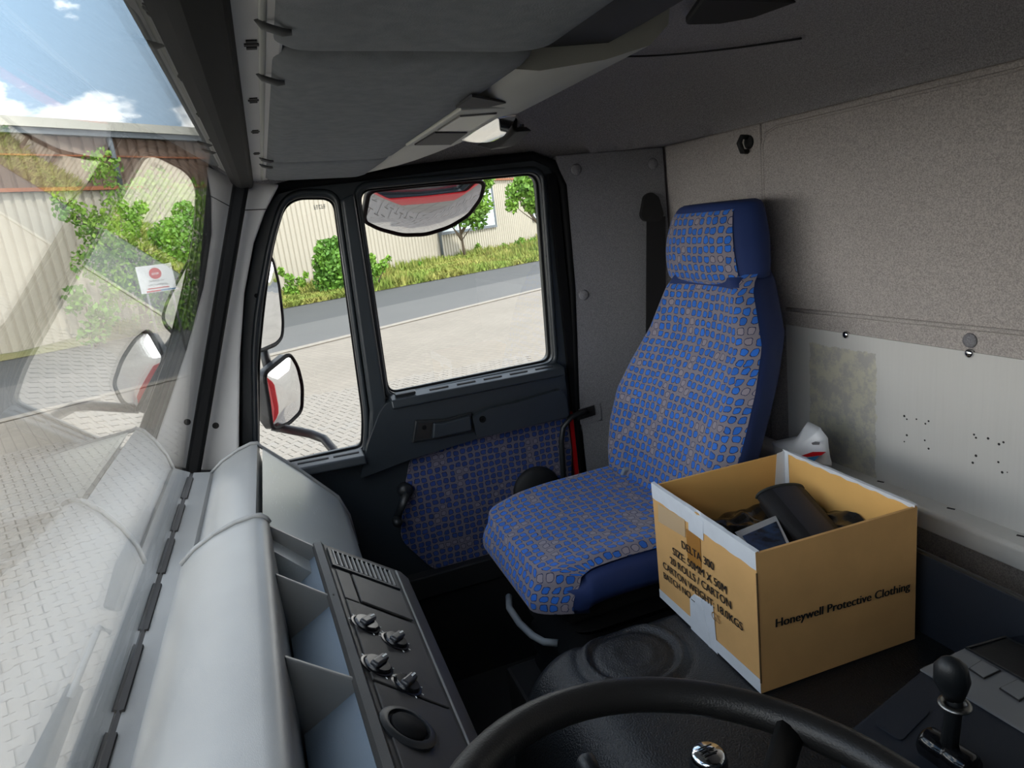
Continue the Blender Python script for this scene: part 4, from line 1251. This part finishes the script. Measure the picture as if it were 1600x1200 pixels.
# parcel in the tray
p = ony(1450, 855, -1.03)
pk = thing('small_packet', 'small clear packet with red print lying in the tray beside the carton', 'packet', p + Vector((0, 0, -.12)))
build('film', MB().grid(lambda u, v: (p.x + .05 - .10 * u, -1.03 + .03 * (v - .5) + .006 * math.sin(u * 9 + v * 5), p.z - .12 + .125 * v + .01 * math.sin(u * 7) * v), 10, 8), mat('clear_film', (120, 118, 124), .15), pk, smooth=True)
build('red_print', MB().grid(lambda u, v: (p.x - .012 - .03 * u, -1.012 + .004 * math.sin(u * 5), p.z - .04 + .03 * v), 6, 3), M['red'], pk, smooth=True)

# hand brake console
cz = -.70
hc = thing('handbrake_console', 'dark console with hand brake lever beside the driver seat', 'console', (.52, -.8, -.95))
top = [onz(*q, cz) for q in ((1312, 1152), (1440, 1046), (1512, 1012), (1578, 994), (1700, 985), (1820, 1210), (1640, 1330), (1420, 1260))]
build('body', MB().prism(top, (0, 0, -.25)), M['navy2'], hc, bevel=.004)
def on_c(px, py, dz=0.0):
    return onz(px, py, cz + dz)
build('switch_plate', MB().prism([on_c(*q) for q in ((1437, 1048), (1512, 1013), (1760, 1130), (1690, 1200), (1592, 1142))], (0, 0, .003)), mat('switch_plate', (120, 122, 126), .5, bump=.1), hc, bevel=.001)
t0 = [on_c(*q, .0035) for q in ((1513, 1015), (1572, 998), (1700, 1060), (1640, 1085))]
tray = build('coin_tray', MB().holed(grow(t0, .004), [t0], (0, 0, .003)), M['black'], hc)
build('tray_bottom', MB().prism(t0, (0, 0, .0006)), M['black_matt'], hc)
for c4 in (((1515, 1046), (1534, 1034), (1562, 1049), (1537, 1061)), ((1563, 1077), (1590, 1064), (1618, 1080), (1592, 1096))):
    o_ = [on_c(*q, .0033) for q in c4]
    rk = build('rocker_switch', MB().prism(o_, (0, 0, .003)), mat('switch_plate', (0, 0, 0)), hc, bevel=.001)
    build('switch_frame', MB().tube([p_ + Vector((0, 0, .001)) for p_ in o_], .0016, 5, closed=True), M['ink'], rk)
ins = rounded([on_c(*q, .0005) for q in ((1366, 1132), (1415, 1088), (1455, 1112), (1408, 1160))], .008, 4)
build('cover_plate', MB().prism(ins, (0, 0, .002)), M['navy2'], hc, bevel=.001)
# lever
lv = thing('handbrake_lever', 'black hand brake lever with knob standing on the console', 'lever', on_c(1480, 1175))
b_ = on_c(1482, 1180, .018)
ax = (on_c(1530, 1200) - on_c(1440, 1140)).normalized()
build('drum', MB().lathe(b_ - ax * .03, ax, [(.016, 0), (.019, .004), (.019, .028), (.0175, .030), (.019, .032), (.019, .056), (.016, .06)], 24), mat('gloss_black', (16, 17, 20), .12), lv, smooth=True)
d = -b_.normalized()
k0 = b_ + Vector((0, 0, .01)); 
upv = Vector((0, 0, 1))
def above(px, py):
    r = ray(px, py); return r * (math.hypot(b_.x, b_.y) / math.hypot(r.x, r.y))
k1 = above(1492, 1100); k2 = above(1490, 1085); k3 = above(1485, 1040)
build('stem', MB().tube([k0, k1, k2], [.010, .0085, .008], 12), M['black'], lv, smooth=True)
build('collar', MB().lathe(k1 - upv * .003, (0, 0, 1), [(.016, 0), (.0175, .002), (.0175, .0035), (.012, .006), (.012, .001)], 24), M['steel'], lv, smooth=True)
kd = (k3 - k2).normalized()
build('knob', MB().tube([k2 - kd * .006, k2 + kd * .006, k2 + kd * .018, k3, k3 + kd * .008, k3 + kd * .012], [.010, .015, .019, .017, .010, .002], 18, flat=.8), M['black'], lv, smooth=True)

# ================================================================== steering wheel, gear lever
wc = Vector((.350, -.240, -.500)); T = math.radians(11); RW_ = .225
uu = Vector((0, math.cos(T), math.sin(T))); vv = Vector((1, 0, 0)); wnrm = vv.cross(uu)
sw = thing('steering_wheel', 'black truck steering wheel with thick grained rim', 'steering wheel', wc)
rim = [wc + vv * math.cos(a) * RW_ + uu * math.sin(a) * RW_ for a in [i * 2 * math.pi / 72 for i in range(72)]]
M['wheel'] = mat('wheel_rim', (34, 33, 32), .40, bump=.25, bscale=500)
build('rim', MB().tube(rim, .0175, 16, closed=True), M['wheel'], sw, smooth=True)
hub = wc - wnrm * .035
build('hub', MB().lathe(hub, wnrm, [(.075, -.02), (.085, 0), (.08, .015), (.06, .022), (.0005, .024)], 32), M['wheel'], sw, smooth=True)
for a in (-52, 232):
    d = vv * math.cos(math.radians(a)) + uu * math.sin(math.radians(a))
    build('spoke', MB().tube([hub + d * .06, hub + d * .12 + wnrm * .008, wc + d * (RW_ - .005)], [.02, .014, .016], 10, flat=.5), M['wheel'], sw, smooth=True)
build('column', MB().tube([hub - wnrm * .01, hub - wnrm * .12 + Vector((0, .04, 0)), hub - wnrm * .45 + Vector((0, .18, 0))], [.05, .055, .05], 16), M['black_matt'], sw, smooth=True)
gl = thing('gear_lever', 'gear lever with chrome cap showing the shift pattern', 'lever', onz(1105, 1190, -.80))
gk = onz(1107, 1188, -.66)
build('stem', MB().tube([onz(1105, 1190, -.80) + Vector((-.10, .06, 0)), gk - Vector((0, 0, .03))], .009, 10), M['black'], gl, smooth=True)
build('knob', MB().lathe(gk - Vector((0, 0, .04)), (0, 0, 1), [(.012, 0), (.02, .012), (.023, .03), (.022, .042), (.020, .046)], 24), M['black'], gl, smooth=True)
build('cap', MB().lathe(gk + Vector((0, 0, .004)), (0, 0, 1), [(.021, 0), (.021, .004), (.017, .008), (.0005, .010)], 24), M['chrome'], gl, smooth=True)
for i in (-1, 0, 1):
    build('pattern_line', MB().obox(gk + Vector((i * .006, 0, .0146)), (1, 0, 0), (0, 1, 0), (0, 0, 1), .0006, .009, .0006), M['ink'], gl)
build('pattern_line', MB().obox(gk + Vector((0, 0, .0148)), (1, 0, 0), (0, 1, 0), (0, 0, 1), .007, .0006, .0006), M['ink'], gl)
p = onz(922, 1203, -.62)
kl = thing('column_stalk', 'black rounded stalk end below the steering wheel rim', 'stalk', p + Vector((0, 0, -.03)))
build('stalk', MB().tube([wc + Vector((.05, .02, -.08)), p], .007, 8), M['black'], kl, smooth=True)
build('tip', MB().tube([p - Vector((.01, 0, 0)), p + Vector((.012, 0, 0)), p + Vector((.02, 0, 0))], [.010, .013, .006], 12), M['black'], kl, smooth=True)

# ================================================================== passenger seat
seat = thing('passenger_seat', 'blue patterned truck passenger seat with tall backrest and headrest', 'seat', (1.40, -.68, FLZ))
SX = 1.425
# half width and centre of the backrest by height
HW = [(-.76, .17), (-.72, .215), (-.66, .258), (-.59, .284), (-.50, .284), (-.42, .262), (-.33, .225), (-.25, .185), (-.215, .165), (-.195, .145)]
SXC = [(-.76, 1.425), (-.5, 1.425), (-.33, 1.385), (-.2, 1.405)]
def yf(z):
    return -.775 - (z + .76) / .565 * .205
def back_ring(z, inset=0.0, front=False):
    hw = interp(HW, z) - inset - .010; cx_ = interp(SXC, z) + .004; y0 = yf(z)
    pts = []
    n = 22
    dep = .125
    for i in range(n + 1):                                  # front, door side to driver side
        s = 1 - 2 * i / n
        bol = .030 * (abs(s) ** 2.5) - .045 * max(0, abs(s) - .80) ** 2 / .04
        pts.append(Vector((cx_ + hw * s, y0 + bol, z)))
    if front:
        return pts
    for i in range(1, 6):
        pts.append(Vector((cx_ - hw + .066 * i / 5 - .014 * math.sin(i / 5 * math.pi), y0 - .015 - dep * i / 5 * .9, z)))
    for i in range(1, 8):
        s = -1 + 2 * i / 8
        pts.append(Vector((cx_ + (hw - .066) * .97 * s, y0 - dep - .012 * (1 - s * s), z)))
    for i in range(1, 6):
        pts.append(Vector((cx_ + hw - .066 * (5 - i) / 5 + .014 * math.sin(i / 5 * math.pi), y0 - .015 - dep * (5 - i) / 5 * .9, z)))
    return pts
zs = [-.76 + .565 * i / 26 for i in range(27)]
rings = [back_ring(z) for z in zs]
last = rings[-1]; c = sum(last, Vector()) / len(last)
rings.append([c + (p - c) * .9 + Vector((0, -.006, .002)) for p in last]); rings.append([c + (p - c) * .7 + Vector((0, -.01, .003)) for p in last])
build('backrest', MB().loft(rings), M['navy'], seat, smooth=True, label='plain navy sides and back of the backrest')
mb = MB()
NR = 34
def front_pt(u, v):
    z = -.757 + .563 * v
    ring = back_ring(z, front=True); k = u * (len(ring) - 1); i = min(int(k), len(ring) - 2)
    p = ring[i].lerp(ring[i + 1], k - i)
    top = max(0, (v - .93) / .07)
    return p + Vector((0, .004 - .03 * top ** 2, .008 * top))
mb.cloth(front_pt, 44, NR)
build('backrest_cover', mb, M['fabric'], seat, smooth=True, label='grey cloth with blue lozenges on the backrest front')
# top of the cover folding over
def top_pt(u, v):
    a = front_pt(u, 1.0); c0 = interp(SXC, -.195)
    e_ = abs(a.x - c0) / .15
    return Vector((c0 + (a.x - c0) * (1 - .25 * v), a.y - .06 * v * (1 - .45 * min(1, e_) ** 2), a.z + .012 * math.sin(v * math.pi / 2) - .012 * min(1, e_) ** 3 * v))
build('backrest_top', MB().cloth(top_pt, 44, 8, (0, .61)), M['fabric'], seat, smooth=True)
# headrest
HZ0, HZ1 = -.200, -.042
def head_ring(z, grow_=0.0):
    t = (z - HZ0) / (HZ1 - HZ0)
    hw = .142 - .028 * t ** 2 + grow_; cx_ = 1.432; y0 = -.965 - .012 * t + .012 * math.sin(t * math.pi)
    return hw, cx_, y0
def hfull(z, k=1.0):
    hw, cx_, y0 = head_ring(min(HZ1, max(HZ0, z)))
    tt = min(1, max(0, (z - HZ0) / (HZ1 - HZ0))); dk = .72 + .28 * math.sin(math.pi * (.12 + .76 * tt))
    pts = []
    n = 14
    for i in range(n + 1):
        s = 1 - 2 * i / n
        pts.append(Vector((cx_ + hw * s * k, y0 - .018 * abs(s) ** 4 - (1 - k) * .06, z)))
    for i in range(1, 8):
        s = -1 + 2 * i / 8 if False else 0
        a = math.pi * i / 8
        pts.append(Vector((cx_ - (hw + .022 * math.sin(a)) * k, y0 - .02 - .10 * dk * i / 8, z)))
    for i in range(1, 8):
        s = -1 + 2 * i / 8
        pts.append(Vector((cx_ + hw * s * k, y0 - .02 - .105 * dk, z)))
    for i in range(7, 0, -1):
        a = math.pi * i / 8
        pts.append(Vector((cx_ + (hw + .022 * math.sin(a)) * k, y0 - .02 - .10 * dk * i / 8, z)))
    return pts
rg = [hfull(HZ0 - .012, .72), hfull(HZ0 - .006, .9)] + [hfull(HZ0 + (HZ1 - HZ0) * i / 10) for i in range(11)] + [hfull(HZ1 + .008, .93), hfull(HZ1 + .013, .78)]
build('headrest', MB().loft(rg), M['navy'], seat, smooth=True, label='plain navy sides of the headrest')
def hfront(u, v):
    z = HZ0 - .014 + (HZ1 - HZ0 + .017) * v
    hw, cx_, y0 = head_ring(min(HZ1, max(HZ0, z)))
    s = 1 - 2 * u
    e = max(0, (abs(v - .5) - .4) / .1)
    return Vector((cx_ + hw * s * 1.01, y0 - .018 * abs(s) ** 4 + .004 - .012 * e * e, z))
build('headrest_cover', MB().cloth(hfront, 24, 16, (.007, 1.3)), M['fabric'], seat, smooth=True, label='patterned front of the headrest')
# cushion
CX, CW = 1.400, .222
def cush(u, v, d=0.0):
    """u across from door side, v from back to front edge and down over it"""
    s = 1 - 2 * u
    y = -.86 + .455 * min(1, v / .8)
    w_ = CW + .02 * (1 - min(1, v / .8)) + d
    x = CX + w_ * s
    z = -.705 + .014 * abs(s) ** 3 - .018 * (abs(s) > .9) * (abs(s) - .9) / .1 - .022 * max(0, (min(1, v / .8) - .55) / .45) ** 2
    if v > .8:
        a = (v - .8) / .2
        y = -.405 + .024 * math.sin(a * math.pi * .62)
        z = -.741 - .066 * a
        z += .0
    # round the plan corners
    if abs(s) > .72:
        k = (abs(s) - .72) / .28
        fr = max(0, (v - .62) / .18); fr = min(1, fr)
        y -= .075 * k * k * fr
    return Vector((x, y, z))
def cush_uv(u, v):
    return (CX + CW * (1 - 2 * u), .62 * v)
build('cushion_cover', MB().cloth(cush, 44, 44, (.003, 2.1)), M['fabric'], seat, smooth=True, label='grey cloth with blue lozenges on the seat cushion')
# plain body under it
rg = []
for k, (dz, dd) in enumerate(((-.006, -.004), (-.022, .010), (-.06, .012), (-.082, .0), (-.088, -.03))):
    ring = []
    for i in range(41):
        u = i / 40
        p = cush(u, .8, dd); ring.append(Vector((p.x, p.y - .012 + (.006 if k in (1, 2) else 0), -.741 + .006 + dz)))
    for i in range(1, 12):
        v = .8 - .8 * i / 11
        p = cush(1, v, dd); ring.append(Vector((p.x, p.y, p.z + dz)))
    for i in range(1, 20):
        p = cush(1 - i / 20, 0, dd); ring.append(Vector((p.x, p.y, p.z + dz)))
    for i in range(0, 11):
        v = .8 * i / 11
        p = cush(0, v, dd); ring.append(Vector((p.x, p.y, p.z + dz)))
    rg.append(ring)
build('cushion', MB().loft(rg), M['navy'], seat, smooth=True, label='plain navy sides of the seat cushion')
# pan, bellows, rail, buckle
build('seat_pan', MB().box((1.23, -.80, -.87), (1.57, -.46, -.825)), M['black_matt'], seat, bevel=.01)
pan = [onz(*q, -.88) for q in ((826, 938), (900, 965), (905, 1000), (845, 975))]
rg = []
for i in range(13):
    k = (.0, .022)[i % 2]
    z = -.868 - i * .026
    rg.append(rounded([(1.245 - k, -.79 - k, z), (1.555 + k, -.79 - k, z), (1.555 + k, -.49 + k, z), (1.245 - k, -.49 + k, z)], .06, 5))
build('bellows', MB().loft(rg), M['rubber'], seat, auto=60)
build('seat_base', MB().box((1.21, -.85, FLZ), (1.59, -.40, -1.18)), M['black_matt'], seat, bevel=.01)
rl = [onz(*q, -.99) for q in ((795, 932), (796, 950), (812, 974), (832, 993), (850, 1003), (872, 1005))]
build('adjuster_bar', MB().tube(rl, .009, 10), M['grey_strap'], seat, smooth=True, label='pale bent adjuster bar')
bk = onx(975, 748, 1.56)
build('buckle_strap', MB().tube([bk + Vector((.02, .01, -.05)), bk + Vector((0, 0, .0)), bk + Vector((-.012, -.004, .018))], [.012, .012, .011], 8, flat=.4), M['belt'], seat, smooth=True)
build('buckle', MB().obox(bk + Vector((-.014, -.002, .022)), (-.5, -.1, .8), (0, 1, 0.1), (.8, 0, .5), .018, .014, .006), M['grey_strap'], seat, bevel=.003)

# ================================================================== carton
A = onz(1190, 1087, ezt); B = onz(1032, 935, ezt); C_ = onz(1427, 1000, ezt)
bx_ = thing('cardboard_box', 'open brown cardboard carton with white tape and black printing on the engine cover', 'box', (A + B + C_) / 3 + Vector((0, 0, .004)))
ez_ = .004
ux = (B - A); lx = ux.length; ux.normalize()
uy = (C_ - A); uy = (uy - ux * uy.dot(ux)); ly = uy.length; uy.normalize()
BH = .2515
th = .005
def bpnt(a, b, h):
    return A + Vector((0, 0, ez_)) + ux * a + uy * b + Vector((0, 0, h))
def bbox(a0, b0, h0, a1, b1, h1):
    mb = MB()
    vs = [bpnt(a, b, h) for h in (h0, h1) for a, b in ((a0, b0), (a1, b0), (a1, b1), (a0, b1))]
    return mb.add(vs, [(0, 3, 2, 1), (4, 5, 6, 7), (0, 1, 5, 4), (1, 2, 6, 5), (2, 3, 7, 6), (3, 0, 4, 7)])
build('front_wall', bbox(0, 0, 0, lx, th, BH), M['card'], bx_)
build('side_wall', bbox(0, th, 0, th, ly, BH - .002), M['card'], bx_)
build('back_wall', bbox(th, ly - th, 0, lx, ly, BH + .001), M['card_in'], bx_)
build('side_wall', bbox(lx - th, th, 0, lx, ly - th, BH - .004), M['card_in'], bx_)
build('bottom', bbox(th, th, 0, lx - th, ly - th, .006), M['card_in'], bx_)
# white tape: rim of the printed front, foot, corner, patches
rim_pts = []
n = 24
def ragged(h, k):
    return h + .0016 * noise.noise(Vector((k * 3.1, h * 40, 2.0)))
mb = MB()
vs = []
for i in range(n + 1):
    a = lx * i / n
    tear = .004 * math.exp(-((a / lx - .62) / .05) ** 2)
    vs += [bpnt(a, -.0008, BH - .030 - .001 * math.sin(i * 1.7)), bpnt(a, -.0010, BH + .001 + ragged(0, i) - .004 * math.exp(-((a / lx - .5) / .03) ** 2)), bpnt(a, th + .0012, BH + .002 + ragged(0, i + 40)), bpnt(a, th + .0010, BH - .018 + .004 * math.sin(i * 2.3))]
fs = [(4 * i + k, 4 * i + 4 + k, 4 * i + 5 + k, 4 * i + 1 + k) for i in range(n) for k in range(3)]
build('rim_tape', mb.add(vs, fs), M['tape'], bx_, label='white tape folded over the front rim')
build('foot_tape', MB().prism([bpnt(0.0, -.0008, .0), bpnt(lx, -.0008, .0), bpnt(lx, -.0008, .019), bpnt(lx * .66, -.0008, .021), bpnt(lx * .3, -.0008, .024), bpnt(0, -.0008, .026)], -uy * .0006), M['tape'], bx_)
def fpx(px, py, o=.0012):
    """point on the printed front face"""
    n_ = uy; p0 = bpnt(0, -o, 0); r = ray(px, py); return r * (p0.dot(n_) / r.dot(n_))
def spx(px, py, o=.0012):
    n_ = ux; p0 = bpnt(-o, 0, 0); r = ray(px, py); return r * (p0.dot(n_) / r.dot(n_))
build('tape_patch', MB().prism([fpx(*q) for q in ((1075, 798), (1099, 815), (1099, 845), (1076, 828))], -uy * .0004), M['tape'], bx_)
build('tape_patch', MB().prism([fpx(*q) for q in ((1078, 934), (1085, 928), (1114, 946), (1122, 1028), (1080, 985))], -uy * .0004), M['tape'], bx_)
build('tape_patch', MB().prism([fpx(*q, .0016) for q in ((1086, 930), (1096, 936), (1112, 1015), (1108, 1012))], -uy * .0006), M['tape'], bx_)
build('clear_tape', MB().prism([fpx(*q, .001) for q in ((1028, 787), (1070, 812), (1071, 840), (1029, 815))], -uy * .0003), M['cleartape'], bx_)
build('brown_tape', MB().prism([fpx(*q, .001) for q in ((1072, 826), (1094, 841), (1096, 892), (1075, 876))], -uy * .0003), M['browntape'], bx_)
# seam slit and corner tape inside
build('corner_tape', MB().prism([bpnt(lx - th - .0008, ly - th - .028, BH - .075), bpnt(lx - th - .0008, ly - th - .0008, BH - .085), bpnt(lx - th - .0008, ly - th - .0008, BH + .002), bpnt(lx - th - .0008, ly - th - .02, BH)], -ux * .0006), M['tape'], bx_)
build('corner_tape', MB().prism([bpnt(lx - th - .014, ly - th - .0008, BH - .085), bpnt(lx - th - .0008, ly - th - .0008, BH - .085), bpnt(lx - th - .0008, ly - th - .0008, BH + .002), bpnt(lx - th - .012, ly - th - .0008, BH + .002)], -uy * .0006), M['tape'], bx_)
mb = MB(); vs = []
for i in range(n + 1):
    a = lx * i / n
    vs += [bpnt(a, ly - th - .0006, BH - .004 - .0015 * math.sin(i * 1.9)), bpnt(a, ly - th - .0008, BH + .0022 + ragged(0, i)), bpnt(a, ly + .0008, BH + .0022 + ragged(0, i + 9)), bpnt(a, ly + .0008, BH - .022)]
build('back_rim_tape', mb.add(vs, fs), M['tape'], bx_)
build('corner_edge', MB().tube([bpnt(-.0003, -.0003, .02), bpnt(-.0003, -.0003, BH - .035)], .0014, 6), mat('card_edge', (96, 72, 44), .9), bx_)
# lettering
for s, p0, p1 in (('DELTA 300', (1066, 856), (1116, 892)), ('SIZE: 50MM X 50M', (1052, 866), (1136, 929)), ('20 ROLLS / CARTON', (1048, 880), (1143, 952)),
                  ('CARTON WEIGHT: 18.0KGS', (1037, 887), (1161, 986)), ('BATCH NO...', (1038, 903), (1086, 941))):
    text_on('lettering', s, fpx(*p0, .0014), fpx(*p1, .0014), -uy, M['ink'], bx_, heavy=.03)
text_on('lettering', 'GS', fpx(1113, 966, .0012), fpx(1126, 976, .0012), -uy, mat('faded_ink', (150, 118, 80), .8), bx_)
text_on('lettering', 'Honeywell Protective Clothing', spx(1212, 980), spx(1421, 921), -ux, M['ink'], bx_, heavy=.035)

# ---- in the carton
def inbox(px, py, h):
    return onz(px, py, ezt + ez_ + h)
pch = thing('black_pouch', 'black nylon pouch with rounded flap leaning in the carton', 'pouch', inbox(1245, 800, .10))
a = inbox(1220, 776, .195); b = inbox(1272, 838, .165)
ax = (b - a).normalized(); side_ = ax.cross(Vector((0, 0, 1))).normalized(); upn = side_.cross(ax).normalized()
if upn.z < 0: upn = -upn
Lp = (b - a).length + .05
def pouch_ring(t):
    c0 = a + ax * (Lp * t - .0)
    k = 1 - max(0, (.06 - t) / .06) ** 2 * .4
    pts = []
    for i in range(24):
        an = 2 * math.pi * i / 24
        x_ = .050 * k * math.copysign(abs(math.cos(an)) ** .7, math.cos(an)); z_ = .020 * k * math.copysign(abs(math.sin(an)) ** .8, math.sin(an))
        pts.append(c0 + side_ * x_ + upn * z_)
    return pts
M['nylon'] = mat('black_nylon', (26, 26, 30), .6, bump=.4, bscale=900)
build('body', MB().loft([pouch_ring(t) for t in (-.02, 0, .03, .06, .3, .6, .9, 1)]), M['nylon'], pch, smooth=True)
build('flap', MB().grid(lambda u, v: a + ax * (Lp * (-.015 + .99 * v)) + side_ * (.049 * math.sin((u - .5) * math.pi * .98)) + upn * (.002 + .022 * abs(math.cos((u - .5) * math.pi * .98)) ** .8), 16, 10), M['nylon'], pch, smooth=True)
build('piping', MB().tube([a + ax * (-.004 + Lp * .0) + side_ * (.049 * math.sin((u / 16 - .5) * math.pi)) + upn * (.003 + .022 * abs(math.cos((u / 16 - .5) * math.pi)) ** .8) for u in range(17)], .0028, 8), mat('nylon_edge', (44, 48, 48), .6), pch, smooth=True)
build('piping', MB().tube([a + ax * (Lp * v / 10) - side_ * .0488 + upn * .006 for v in range(11)], .0026, 8), mat('nylon_edge', (0, 0, 0)), pch, smooth=True)
build('band', MB().grid(lambda u, v: a + ax * (Lp * (.0 + .97 * v)) + side_ * (.0495 * math.sin((.30 + .34 * u - .5) * math.pi * .98)) + upn * (.0032 + .0222 * abs(math.cos((.30 + .34 * u - .5) * math.pi * .98)) ** .8), 8, 8), mat('nylon_band', (46, 46, 54), .5, bump=.3, bscale=900), pch, smooth=True)
M['polybag'] = mat('dark_polybag', (44, 42, 40), .16, col2=(22, 22, 22), vscale=20)
pb = thing('dark_plastic_bag', 'crumpled dark glossy plastic bag filling the carton', 'bag', bpnt(lx / 2, ly / 2, .006))
def bagpt(u, v):
    a_ = th + .004 + (lx - 2 * th - .008) * u; b_ = th + .004 + (ly - 2 * th - .008) * v
    h = .155 + .03 * noise.noise(Vector((u * 4, v * 4, 1.3))) + .016 * noise.noise(Vector((u * 11, v * 9, 4.1))) - .03 * (abs(u - .5) * 2) ** 6
    h += .02 * v
    return bpnt(a_, b_, h)
mb = MB().grid(bagpt, 46, 46)
build('film', mb, M['polybag'], pb, smooth=True)
build('filling', bbox(th + .006, th + .006, .007, lx - th - .006, ly - th - .006, .085), M['polybag'], pb, bevel=.01)
lf_ = thing('leaflet', 'white edged leaflet with dark picture lying on the plastic bag', 'leaflet', inbox(1185, 830, .15))
lq = [inbox(*q, .190) for q in ((1148, 832), (1212, 806), (1234, 850), (1190, 880))]
build('sheet', MB().prism(lq, (0, 0, .0006)), mat('leaflet_white', (188, 190, 192), .4), lf_)
c = sum(lq, Vector()) / 4
lq2 = [inbox(*q, .191) for q in ((1160, 838), (1213, 815), (1229, 850), (1186, 876))]
build('picture', MB().prism(lq2, (0, 0, .0006)), mat('leaflet_picture', (40, 42, 46), .25, col2=(60, 84, 120), vscale=40), lf_)

# white bag behind the carton
wb_y = -1.045
wbp = [(1205, 690), (1248, 681), (1262, 658), (1284, 669), (1293, 685), (1296, 712), (1299, 728), (1268, 745), (1225, 745), (1212, 712)]
wg = thing('white_plastic_bag', 'white plastic bag with red and blue print standing behind the carton', 'bag', ony(1255, 745, wb_y) + Vector((0, 0, -.06)))
fr = [ony(*q, wb_y) for q in wbp]
c = sum(fr, Vector()) / len(fr)
def crump(p, k):
    return p + Vector((0, k + .006 * noise.noise(p * 45), 0))
mb = MB()
dense = rounded(fr, .004, 2)
rings = []
for k, o_ in ((1.0, 0.0), (.82, .012), (.55, .02), (.2, .024), (.02, .025)):
    rings.append([crump(c + (p - c) * k, o_) for p in dense])
back = []
for k, o_ in ((.02, -.02), (.5, -.016), (.9, -.006)):
    back.append([crump(c + (p - c) * k, o_) for p in dense])
mb.loft(back + rings)
build('bag_body', mb, mat('white_polythene', (228, 232, 238), .3, var=.05, vscale=40), wg, smooth=True)
lowpts = [ony(*q, wb_y) for q in ((1222, 740), (1290, 735), (1296, 760), (1230, 790))]
build('bag_bottom', MB().prism([p for p in lowpts], (0, .02, -.05)), mat('white_polythene', (0, 0, 0)), wg, bevel=.008)
ry = wb_y + .03
build('red_print', MB().prism([ony(*q, ry) for q in ((1252, 712), (1270, 706), (1291, 706), (1284, 711), (1262, 714))], (0, .001, 0)), M['red'], wg)
build('blue_print', MB().prism([ony(*q, ry) for q in ((1256, 716), (1281, 712), (1272, 721), (1262, 722))], (0, .001, 0)), mat('blue_print', (0, 0, 0)), wg)
hp = [ony(*q, ry) for q in ((1268, 692), (1274, 690), (1281, 691), (1280, 695), (1270, 695))]
build('hanger_hole', MB().prism(hp, (0, .0006, 0)), mat('hole_grey', (96, 96, 100), .8), wg)

# ================================================================== outside mirrors
mx_ = 2.22
def mirror_glass(poly, n, bulge, steps=6):
    """convex glass over an outline"""
    c = sum(poly, Vector()) / len(poly)
    n = Vector(n).normalized()
    rings = []
    for i in range(steps + 1):
        k = 1 - i / steps * .98
        rings.append([c + (p - c) * k + n * bulge * (1 - k * k) for p in poly])
    mb = MB(); mb.loft(rings, cap=False)
    m_ = len(poly); o_ = steps * m_
    mb.f.append(tuple(o_ + i for i in range(m_)))
    return mb
def mirror_unit(name, label, px, x0, nrm, bulge, depth, red_edge=False):
    """pixels give directions; the glass lies in the tilted plane through the arm at x0"""
    nrm = Vector(nrm).normalized()
    cpx = (sum(p[0] for p in px) / len(px), sum(p[1] for p in px) / len(px))
    c = onx(cpx[0], cpx[1], x0)
    pts = []
    for a_, b_ in px:
        r = ray(a_, b_); pts.append(r * (c.dot(nrm) / r.dot(nrm)))
    pts = rounded(pts, .022, 5)
    t = thing(name, label, 'mirror', c + Vector((0, 0, -.15)))
    cc = sum(pts, Vector()) / len(pts)
    outer = [cc + (p - cc) * 1.0 for p in grow(pts, .008)]
    rings = [[p + nrm * .006 for p in outer], outer, [cc + (p - cc) * 1.02 - nrm * depth * .4 for p in outer], [cc + (p - cc) * .8 - nrm * depth for p in outer], [cc + (p - cc) * .3 - nrm * depth * 1.2 for p in outer]]
    mb = MB(); mb.loft(rings, cap=True)
    hs_ = build('housing', mb, M['black'], t, auto=50)
    build('rim', MB().tube([p + nrm * .006 for p in outer], .006, 6, closed=True), M['rubber'], t, smooth=True)
    build('mirror_glass', mirror_glass([p + nrm * .008 for p in pts], nrm, bulge), M['mirror'], t, smooth=True)
    return t, c
t1, c1 = mirror_unit('main_mirror', 'tall black outside mirror reflecting the hall', [(385, 395), (421, 405), (431, 445), (437, 500), (436, 524), (428, 534), (404, 545), (380, 545)], 2.22, (-.40, -.92, .0), .004, .05)
t2, c2 = mirror_unit('wide_angle_mirror', 'wide angle outside mirror on the curved arm below the tall one', [(412, 586), (449, 556), (461, 575), (468, 605), (467, 640), (448, 658), (424, 668), (420, 630)], 2.20, (-.545, -.838, -.06), .014, .05)
am = [onx(*q, 2.17) for q in ((425, 666), (455, 672), (485, 678), (505, 682), (517, 692), (524, 712), (527, 760))]
am = [am[0], am[1], am[2], am[3] + Vector((-.03, 0, 0)), am[4] + Vector((-.08, 0, 0)), am[5] + Vector((-.14, 0, 0)), am[6] + Vector((-.20, 0, 0))]
build('mirror_arm', MB().tube(am, .014, 10), M['black'], t2, smooth=True)
t3, c3 = mirror_unit('kerb_mirror', 'wide black kerb mirror above the passenger door window', [(571, 342), (579, 298), (664, 289), (753, 283), (747, 308), (728, 334), (700, 351), (665, 362), (630, 363), (595, 354)], 2.16, (-.60, .02, -.80), .02, .04)
build('mirror_bracket', MB().tube([c3 + Vector((.05, 0, .06)), c3 + Vector((.0, 0, .16)), Vector((1.95, c3.y, .22))], .014, 8), M['black'], t3, smooth=True)
build('mirror_bracket', MB().tube([c1 + Vector((.03, .06, .18)), c1 + Vector((-.1, .09, .24)), Vector((1.93, .1, .1))], .014, 8), M['black'], t1, smooth=True)
build('mirror_bracket', MB().tube([c1 + Vector((.03, .03, -.1)), c2 + Vector((.03, .03, .05))], .014, 8), M['black'], t1, smooth=True)
